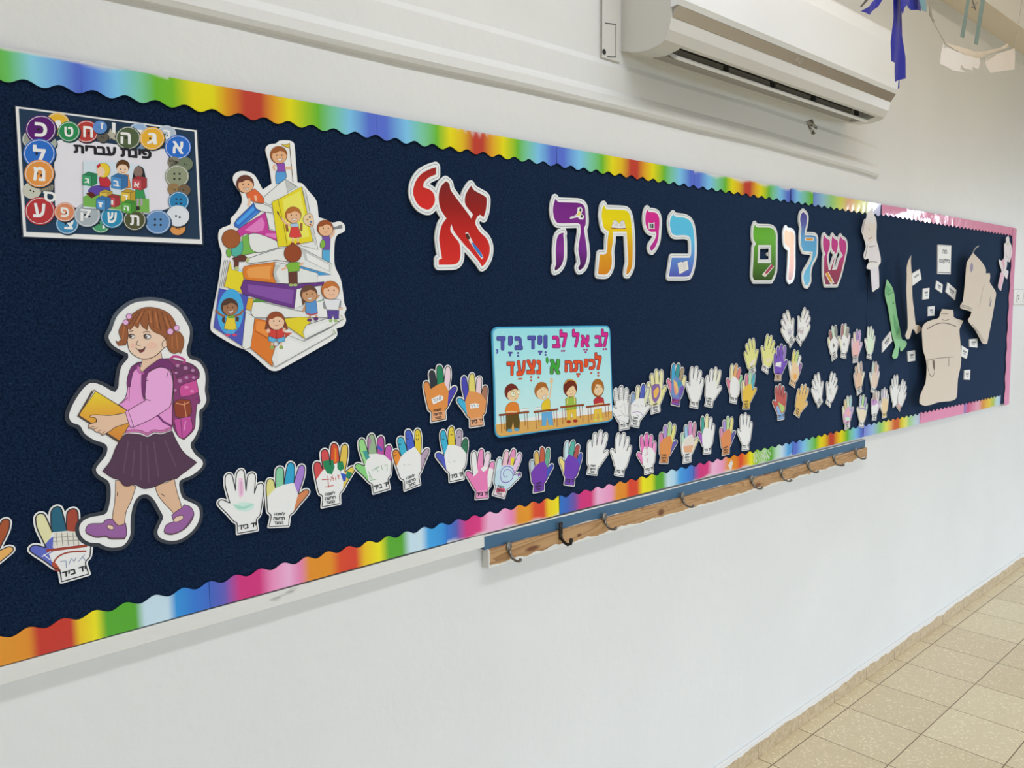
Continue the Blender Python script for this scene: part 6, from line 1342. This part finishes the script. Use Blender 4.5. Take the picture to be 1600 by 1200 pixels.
    s.p(c, '#cf7a34', [(300, 812), (345, 790), (395, 805), (412, 885), (300, 895), (278, 870)], K, .7); s.l(c, '#d8b488', [(290, 880), (340, 875), (390, 880)], 3.6); s.e(c, '#6a2f28', 338, 700, 62, 74, 0, K, .7); s.e(c, '#d8bc94', 352, 725, 54, 58); s.p(c, '#6a2f28', [(330, 655), (338, 618), (352, 648), (385, 670), (350, 680), (310, 700), (300, 740), (285, 700)]); s.e(c, '#e4dcc0', 352, 718, 20, 24, 0, '#8a7a4a', 1); s.e(c, '#e4dcc0', 400, 700, 15, 22, 0, '#8a7a4a', 1); s.e(c, '#3a2a24', 356, 712, 4); s.e(c, '#3a2a24', 400, 697, 4); s.l(c, K, [(365, 762), (385, 758)], .9)
    s.p('open_book#1', '#dcdad4', [(415, 855), (485, 845), (490, 865), (415, 872)], '#7a7468', .6, sm=False); desk(225, 905, 495, 880, 1065, 1035)
    c = 'boy_raising_hand'
    s.p(c, '#5f9cc8', [(608, 885), (700, 875), (712, 1000), (672, 1005), (655, 915), (645, 1010), (610, 1010)], K, .7, False); s.e(c, '#cfa43c', 630, 1015, 26, 12); s.e(c, '#cfa43c', 690, 1008, 24, 12)
    s.p(c, '#d2b430', [(612, 800), (660, 755), (680, 770), (685, 860), (610, 868)], K, .7); s.l(c, '#d8b488', [(672, 770), (688, 690), (692, 620)], 4.6); s.e(c, '#d8b488', 694, 605, 14, 18)
    for dx, dy in ((-12, -28), (-2, -34), (8, -30), (18, -16)): s.l(c, '#d8b488', [(694, 605), (694+dx, 605+dy)], 1.7)
    s.e(c, '#a0602c', 605, 690, 62, 74, 0, K, .7); s.e(c, '#d8bc94', 615, 712, 54, 58); s.p(c, '#a0602c', [(555, 700), (560, 640), (590, 612), (640, 618), (662, 660), (620, 655), (580, 680)]); s.e(c, '#3a2a24', 605, 690, 4, 6); s.e(c, '#3a2a24', 635, 672, 4, 6); s.p(c, '#efe9dd', [(610, 745), (645, 722), (640, 745), (618, 757)], '#7a3a30', .7)
    s.p('open_book#2', '#dcdad4', [(548, 842), (605, 832), (608, 855), (548, 865)], '#7a7468', .6, sm=False); desk(535, 878, 757, 855, 1030, 1008)
    c = 'girl_with_headband'
    s.p(c, '#d0b040', [(830, 862), (915, 850), (920, 950), (893, 955), (875, 880), (860, 960), (835, 960)], K, .7, False); s.e(c, '#9c3428', 848, 965, 20, 15); s.e(c, '#9c3428', 908, 958, 22, 14)
    s.p(c, '#8fae44', [(818, 760), (870, 735), (915, 755), (918, 850), (822, 862)], K, .7); s.e(c, '#6a2f24', 862, 665, 62, 82, 0, K, .7); s.e(c, '#d8bc94', 868, 690, 48, 52); s.p(c, '#6a2f24', [(820, 720), (812, 650), (840, 605), (890, 605), (918, 650), (915, 690), (890, 640), (850, 670)]); s.l(c, '#d2a04a', [(812, 625), (850, 592), (900, 600), (918, 630)], 2.2); s.l(c, '#d8b488', [(835, 805), (842, 745), (860, 730)], 3.6); s.l(c, '#d8b488', [(902, 800), (900, 745), (888, 730)], 3.6); s.e(c, '#3a2a24', 856, 690, 4); s.e(c, '#3a2a24', 885, 686, 4); s.l(c, K, [(858, 718), (872, 722), (884, 714)], .9)
    desk(772, 835, 987, 815, 985, 968)
    c = 'girl_in_red'
    s.p(c, '#d0b040', [(1075, 855), (1145, 845), (1150, 935), (1125, 940), (1108, 870), (1098, 945), (1075, 945)], K, .7, False); s.e(c, '#c4c05a', 1088, 952, 17, 13); s.e(c, '#c4c05a', 1137, 945, 18, 13)
    s.p(c, '#a8343c', [(1072, 770), (1115, 740), (1160, 755), (1168, 805), (1075, 815)], K, .7); s.e(c, '#8a5226', 1108, 665, 56, 82, 0, K, .7); s.e(c, '#d8bc94', 1112, 675, 44, 56); s.p(c, '#a0642c', [(1068, 720), (1060, 640), (1085, 590), (1130, 590), (1158, 640), (1160, 690), (1135, 640), (1095, 630), (1078, 680)]); s.e(c, '#3a2a24', 1098, 660, 4, 6); s.e(c, '#3a2a24', 1128, 655, 4, 6); s.p(c, '#efe9dd', [(1085, 690), (1120, 695), (1108, 710)], '#7a3a30', .7); s.l(c, '#d8b488', [(1080, 815), (1120, 805), (1160, 802)], 3.4)
    desk(1003, 832, 1218, 810, 978, 960)
    s.build(); pad(root, [(-.09, .07), (.09, .07), (-.09, -.07), (.09, -.07)], .0047)
sign()
# ================================================================== paper craft at the board's right end
def craft(name, frame, pts, color, label, cat, lift, bend=None, cuts=0, t=.0012, m=None, lines=None, fills=None, sm=True, part='paper', padz=None, group=None):
    cx = sum(p[0] for p in pts)/len(pts); cy = sum(p[1] for p in pts)/len(pts)
    root = art_root(name, frame, (cx, cy), label, cat, group, lift)
    s = Sheet(root, root.location.copy(), -lift, m or M_CRAFT, bend); s.frame(frame)
    L = [s.loc(q) for q in (smooth(pts, True, 3) if sm else pts)]
    board_sheet(part, [L], color, root, -lift, t, m or M_CRAFT, bend, cuts)
    s.y = -lift-t-.0004
    for pn, c, q in (fills or []): s.p(pn, c, q)
    for pn, c, q, w_ in (lines or []): s.l(pn, c, q, w_)
    s.build()
    zs = [p[1] for p in L]; xs = [p[0] for p in L]
    return root, (min(xs), max(xs), min(zs), max(zs))
def pin(root, x, z, depth, r=.008):
    pad(root, [(x, z)], depth, r)
KR = '#cbbfb2'
# shirt bulging off the board on its left side
shx = [1.0]
def bulge(amount, side=-1, width=.5):
    def f(x, z): return -amount*max(0., min(1., .5+side*x/width))**1.6
    return f
SH = [(465, 575), (525, 580), (528, 600), (532, 622), (582, 640), (570, 665), (560, 690), (566, 770), (570, 850), (565, 900), (552, 960), (545, 1060), (520, 1080), (470, 1086), (440, 1090), (405, 1102), (370, 1108), (345, 1098), (340, 1085), (345, 1050), (362, 1010), (375, 975), (380, 900), (375, 850), (360, 800), (356, 740), (355, 680), (375, 650), (410, 635), (445, 625), (455, 600)]
r, b4 = craft('paper_shirt', 'Y8', SH, KR, 'large cream paper shirt shape with a drawn pocket pinned near the board\'s right end', 'paper craft', .004, bulge(.045, -1, .75), 10,
    lines=[('pencil_line', '#6a5c54', [(382, 685), (430, 660), (460, 652), (490, 653), (520, 662), (545, 672)], 4), ('pencil_line', '#8a7a70', [(462, 628), (480, 640), (505, 632)], 3), ('pencil_line', '#8a7a70', [(460, 600), (500, 602)], 3), ('pencil_line', '#9a8c80', [(380, 858), (450, 845), (530, 838)], 4),
           ('pocket', '#5a5048', [(388, 860), (388, 900), (395, 930), (405, 946), (418, 940), (424, 915), (426, 890)], 4), ('pencil_line', '#7a6c62', [(503, 842), (504, 870), (502, 890)], 6)],
    fills=[('pocket', '#6a5c52', [(412, 858), (424, 858), (427, 880), (424, 915), (416, 895)])])
pin(r, b4[1]-.18, .08, .0045); 
TR = [(635, 265), (660, 290), (685, 318), (705, 352), (706, 378), (728, 377), (730, 402), (727, 425), (745, 455), (762, 487), (755, 540), (745, 600), (730, 680), (713, 767), (690, 765), (672, 735), (650, 695), (622, 660), (608, 636), (620, 615), (628, 590), (605, 582), (568, 572), (565, 556), (580, 530), (592, 420), (600, 325), (615, 295)]
r, b4 = craft('paper_trousers', 'Y8', TR, KR, 'folded cream paper trousers shape with drawn pockets at the board\'s far right', 'paper craft', .010, bulge(.040, -1, .9), 10,
    lines=[('pencil_line', '#9a8c80', [(700, 440), (690, 470), (680, 520), (672, 570)], 3), ('hem_line', '#8a8680', [(570, 562), (600, 568), (628, 582)], 4), ('hem_line', '#8a8680', [(574, 553), (605, 560), (632, 574)], 4), ('hem_line', '#8a8680', [(625, 662), (660, 700), (690, 755)], 4), ('hem_line', '#8a8680', [(632, 658), (668, 700), (700, 757)], 4), ('pencil_line', '#8a7a70', [(735, 505), (728, 525), (726, 550)], 4)],
    fills=[('pocket', '#8f86a0', [(628, 318), (636, 330), (636, 355), (628, 375), (622, 360), (622, 335)]), ('pocket', '#8a8690', [(735, 520), (740, 525), (732, 562), (726, 560)])])
pin(r, b4[1]-.22, .03, .0105)
s = Sheet(r, r.location.copy(), -.012, M_CRAFT); s.frame('V3')
bm = bmesh.new(); q = [P(*fpx('V3', p), BY-.03)-r.location for p in ((330, 385), (345, 345), (375, 300), (425, 265))]
tube(bm, q, .003, 6); bm_obj('string', bm, mat('grey_string', (.42, .43, .43), .8), r)
# the two long ties
r, b4 = craft('paper_tie', 'Y8', [(160, 410, 1), (150, 470), (152, 510), (165, 560), (180, 650), (190, 720), (206, 775), (200, 800), (190, 835), (200, 850), (218, 842), (225, 805), (232, 775), (235, 805), (242, 808), (262, 785), (270, 765), (263, 750), (243, 742), (232, 680), (215, 600), (202, 500), (190, 455)], '#8abf90', 'long green paper cutout with a pointed top and two rounded feet', 'paper craft', .006, lambda x, z: -.012*abs(z)/.4, 6,
    fills=[('green_shading', '#6aa878', [(160, 440), (185, 470), (170, 500), (155, 490)]), ('green_shading', '#6aa878', [(200, 600), (215, 650), (228, 700), (215, 720), (200, 660)])], lines=[('pencil_line', '#4f7a58', [(165, 500), (182, 490), (195, 480)], 3), ('pencil_line', '#4f7a58', [(192, 545), (202, 540)], 4)])
pin(r, 0, 0, .0068)
r, b4 = craft('paper_tie', 'Y8', [(293, 280, 1), (278, 312), (270, 345), (270, 400), (268, 470), (272, 560), (275, 680), (262, 720), (270, 740), (285, 736), (296, 700), (300, 685), (310, 690), (322, 712), (340, 702), (350, 685), (342, 668), (318, 660), (310, 590), (300, 500), (298, 400), (292, 320)], KR, 'long cream paper cutout with a pointed top left of the blank tilted tag', 'paper craft', .008, lambda x, z: -.040*max(0., min(1., .5-x*3.0)), 6)
pin(r, .02, 0, .0085)
# child figures drawn on white paper
WP = '#dbd6dc'
r, b4 = craft('paper_figure', 'W7', [(437, 55), (452, 180), (500, 260), (520, 340), (526, 440), (520, 560), (520, 700), (535, 800), (558, 860), (575, 960), (605, 1090), (608, 1200), (598, 1220), (562, 1285), (570, 1400), (578, 1700), (560, 1740), (500, 1770), (455, 1815), (435, 1800), (415, 1600), (398, 1350), (330, 1335), (318, 1300), (340, 1240), (365, 1190), (355, 1115), (285, 1142), (256, 1095), (260, 1010), (300, 890), (290, 800), (255, 690), (215, 570), (210, 530), (235, 400), (268, 305), (310, 280), (325, 180), (390, 130)], WP, 'white paper figure of a child right of the magenta letter, reaching over the top border', 'paper craft', .012, lambda x, z: -.012*math.sin(z*9)**2, 8,
    fills=[('drawn_hair', '#b4aeb0', [(270, 320), (310, 300), (270, 440), (255, 560), (225, 560), (240, 420)]), ('drawn_face', '#dccfca', [(300, 400), (400, 370), (500, 420), (510, 560), (480, 720), (400, 800), (300, 690), (260, 560)]), ('drawn_shirt', '#d6d2de', [(370, 890), (500, 860), (550, 900), (590, 1100), (560, 1180), (400, 1190), (375, 1050)]), ('drawn_trousers', '#d2cfe0', [(400, 1330), (550, 1300), (570, 1690), (500, 1740), (440, 1780)])],
    lines=[('drawn_eye', '#8f8688', [(370, 490), (372, 530)], 6), ('pencil_line', '#a08c88', [(360, 705), (400, 700), (430, 665)], 4), ('pencil_line', '#8f8688', [(340, 840), (320, 950), (300, 1050), (285, 1110)], 5), ('pencil_line', '#a09a98', [(370, 880), (430, 870), (500, 850)], 4), ('pencil_line', '#a09a98', [(370, 1190), (460, 1180), (540, 1200)], 4)])
pin(r, 0, 0, .0125)
r, b4 = craft('paper_figure', 'V3', [(930, 92), (945, 130), (948, 185), (975, 240), (990, 310), (992, 390), (970, 480), (950, 545), (910, 520), (905, 600), (890, 670), (925, 690), (930, 720), (910, 830), (880, 805), (855, 760), (850, 830), (825, 940), (803, 1032), (755, 965), (780, 820), (815, 700), (785, 600), (768, 520), (778, 497), (815, 520), (858, 465), (860, 330), (862, 230), (892, 205), (893, 130)], '#e0d2d8', 'small pinkish white paper figure in the board\'s upper right corner', 'paper craft', .010, lambda x, z: -.010*math.sin(z*8)**2, 6,
    fills=[('drawn_skirt', '#d8b0c4', [(800, 720), (850, 740), (840, 850), (800, 1015), (765, 960)]), ('drawn_arm', '#d4a8bc', [(820, 530), (860, 480), (870, 620), (850, 700), (840, 600)]), ('drawn_hair', '#c4c8b8', [(895, 220), (945, 190), (940, 260), (900, 250)])], lines=[('pencil_line', '#a89aa0', [(890, 380), (905, 440), (930, 470)], 4), ('pencil_line', '#a89aa0', [(975, 300), (960, 400), (940, 520)], 4)])
pin(r, .02, 0, .0105)
# printed word tags
TG = 'white printed word tags around the paper clothes'
def note(pts, label, lines=2, title=False, tilt=None):
    cx = sum(p[0] for p in pts)/4; cy = sum(p[1] for p in pts)/4
    root = art_root('word_tag' if not title else 'title_card', 'Y8', (cx, cy), label, 'word tag' if not title else 'title card', None if title else TG, .004)
    s = Sheet(root, root.location.copy(), -.0040); s.frame('Y8')
    board_sheet('card', [[s.loc(q) for q in pts]], '#e4e4e8', root, 0, .0038)
    a, b, c, d = pts
    m_ = lambda u, v: ((a[0]*(1-u)+b[0]*u)*(1-v)+(d[0]*(1-u)+c[0]*u)*v, (a[1]*(1-u)+b[1]*u)*(1-v)+(d[1]*(1-u)+c[1]*u)*v)
    if title:
        s.text('lettering', '#303036', '\u05d4\u05de', [m_(.35, .16), m_(.68, .16), m_(.68, .30), m_(.35, .30)], .03)
        s.text('lettering', '#303036', '?\u05d8\u05d5\u05e7\u05dc\u05d9\u05d1', [m_(.10, .46), m_(.92, .46), m_(.92, .66), m_(.10, .66)], .03)
        s.l('rule', '#55555c', [m_(.05, .95), m_(.95, .95)], 4)
        s.l('rule', '#9a9aa0', [m_(.05, .03), m_(.95, .03)], 2)
    else:
        rnd = random.Random(int(cx*7+cy))
        for k in range(lines):
            v = .40+.24*k; u = .26+.1*k
            while u < .74-.08*k:
                w_ = rnd.uniform(.06, .12); s.l('lettering', '#55555c' if k == 0 else '#8f8f96', [m_(u, v), m_(u+w_, v)], 9 if k == 0 else 6); u += w_+.03
    s.build()
note([(443, 220), (517, 224), (513, 383), (442, 381)], 'white title card with Hebrew heading above the small word tags', title=True)
note([(300, 380), (343, 355), (353, 410), (303, 447)], 'nearly blank tilted white tag touching the long cream cutout', 1)
note([(362, 462), (397, 458), (394, 518), (360, 523)], 'upright word tag just below and right of the blank tilted tag')
note([(437, 418), (470, 440), (466, 488), (430, 462)], 'slanted word tag below the title card')
note([(498, 428), (546, 470), (538, 527), (487, 480)], 'larger slanted word tag left of the paper trousers', 2)
note([(390, 562), (426, 558), (424, 612), (388, 614)], 'upright word tag at the paper shirt\'s left shoulder')
note([(138, 757), (183, 698), (192, 752), (137, 815)], 'tilted word tag left of the green paper cutout\'s foot')
note([(277, 808), (318, 802), (318, 860), (280, 866)], 'word tag between the green cutout and the paper shirt')
note([(617, 742), (662, 737), (661, 788), (618, 784)], 'square word tag below the paper trousers')
note([(575, 776), (612, 800), (602, 850), (572, 835)], 'slanted word tag at the paper shirt\'s right side')
note([(590, 912), (622, 910), (620, 965), (588, 964)], 'lowest word tag, alone right of the shirt\'s hem')

# ================================================================== decorations hanging from the ceiling
def hang(frame, pts, Y, t, color, name, root, m, bend=None, cuts=6, sm=False):
    l = []
    for q in (smooth(pts, True, 3) if sm else pts):
        w_ = P(*fpx(frame, q), Y); l.append((w_.x-root.location.x, w_.z-root.location.z))
    return board_sheet(name, [l], color, root, Y-root.location.y, t, m, bend, cuts)
M_FOIL = mat('blue_foil', (.030, .036, .38), .35, .15); M_TEAL = mat('teal_ribbon', (.17, .235, .205), .6); M_TISSUE = ink('white_tissue', .6, .2, .3, 12)
YH = -.55
c0 = P(1405, -60, YH)
root = thing('hanging_streamer', (c0.x, YH, c0.z), 'shiny dark blue streamers hanging from the ceiling in front of the air conditioner', 'streamer')
fold = lambda x, z: .003*math.sin(x*80)+.003*math.sin(z*14)
hang('A2', [(497, -700), (575, -700), (575, 60), (580, 300), (600, 480), (606, 655), (560, 668), (540, 680), (525, 600), (520, 525), (488, 512), (482, 350), (497, 150)], YH, .0012, '#26287c', 'streamer', root, M_FOIL, fold, 10)
hang('A2', [(560, -400), (700, -400), (725, 20), (735, 95), (690, 90), (655, 85), (630, 60), (605, 45), (580, 70), (570, 120), (560, 60)], YH-.02, .0012, '#2f3f98', 'streamer', root, M_FOIL, fold, 8)
hang('A2', [(690, -400), (735, -400), (755, 20), (776, 100), (738, 98), (722, 40)], YH-.035, .0012, '#6a98b0', 'pale_streamer', root, mat('pale_blue_foil', (.2, .36, .42), .35, .2), fold, 6)
hang('A2', [(330, -120), (420, -160), (398, 0), (370, 60), (296, 128), (235, 95), (300, 50), (350, 0)], YH, .0012, '#2f3494', 'streamer', root, M_FOIL, fold, 6)
hang('A2', [(285, -60), (302, -60), (300, 0), (245, 60), (232, 55), (270, 10)], YH-.01, .001, '#33313c', 'thin_strip', root, mat('dark_strip', (.08, .07, .07), .5), None, 3)
hang('A2', [(560, 670), (553, 672), (548, 740), (558, 738)], YH, .001, '#4a3f88', 'thin_strip', root, M_FOIL, None, 2)
hang('A2', [(800, -300), (820, -300), (822, 60), (835, 140), (855, 185), (838, 186), (815, 130), (806, 40)], YH-.03, .001, '#8a8478', 'thin_strip', root, mat('brown_strip', (.32, .27, .21), .6), None, 4)
bm = bmesh.new(); tube(bm, [(0, 0, CEIL-c0.z), (.0, -.006, .05), (0, 0, -.02)], .0012, 6); bm_obj('string', bm, mat('thin_string', (.5, .48, .44), .8), root)
c0 = P(1525, -30, YH-.1)
root = thing('hanging_streamer', (c0.x, YH-.1, c0.z), 'pair of thin grey green ribbons hanging at the upper right', 'streamer')
hang('A2', [(1140, -300), (1165, -300), (1142, 20), (1122, 150), (1098, 316), (1068, 305), (1095, 150), (1122, 0)], YH-.1, .0012, '#7f9a8c', 'ribbon', root, M_TEAL, None, 5)
hang('A2', [(1262, -300), (1295, -300), (1270, 10), (1240, 200), (1212, 376), (1182, 366), (1208, 200), (1238, 0)], YH-.1, .0012, '#7f9a8c', 'ribbon', root, M_TEAL, None, 5)
bm = bmesh.new()
for q in (((1165, 65), (1215, 20)), ((1170, 0), (1195, 80)), ((1150, -295), (1280, -295))):
    a, b2 = (P(*fpx('A2', p), YH-.1)-root.location for p in q); tube(bm, [a, (a+b2)/2, b2], .0016, 6)
a = P(*fpx('A2', (1215, -295)), YH-.1)-root.location; tube(bm, [a, Vector((a.x, a.y, (a.z+CEIL-c0.z)/2)), Vector((a.x, a.y, CEIL-c0.z))], .0012, 6)
bm_obj('string', bm, mat('ribbon_string', (.2, .18, .15), .8), root)
YG2 = -.42
c0 = P(1535, 90, YG2)
root = thing('paper_garland', (c0.x, YG2, c0.z), 'torn white tissue paper garland hanging at the upper right', 'garland')
wav = lambda x, z: .008*math.sin(x*16+1)
hang('A2', [(945, 365), (1000, 410), (1090, 465), (1190, 488), (1240, 480), (1250, 520), (1225, 575), (1150, 560), (1148, 590), (1075, 570), (1060, 545), (1052, 575), (1098, 612), (1010, 590), (960, 550), (922, 528), (930, 440)], YG2, .0012, '#d4cfcc', 'tissue', root, M_TISSUE, wav, 10)
hang('A2', [(950, 355), (1060, 400), (1190, 430), (1290, 425), (1390, 400), (1450, 360), (1445, 400), (1300, 450), (1240, 482), (1190, 488), (1090, 465), (1000, 410)], YG2+.012, .0012, '#cabfb0', 'tissue', root, M_TISSUE, wav, 10)
hang('A2', [(1290, 480), (1400, 440), (1520, 400), (1530, 480), (1520, 580), (1420, 590), (1330, 608), (1305, 560)], YG2, .0012, '#cfc8c2', 'tissue', root, M_TISSUE, wav, 8)
bm = bmesh.new()
a, b2, c3, d4 = (P(*fpx('A2', p), YG2)-root.location for p in ((945, 365), (1240, 484), (1300, 480), (1520, 400)))
A0 = P(*fpx('A2', (815, 130)), YG2)-root.location; tube(bm, [A0+Vector((-.15, 0, CEIL-c0.z-A0.z)), A0, a, b2+Vector((0, .03, 0)), c3, d4, d4+Vector((.3, 0, CEIL-c0.z-d4.z))], .0011, 6)
bm_obj('string', bm, mat('garland_string', (.5, .45, .38), .8), root)
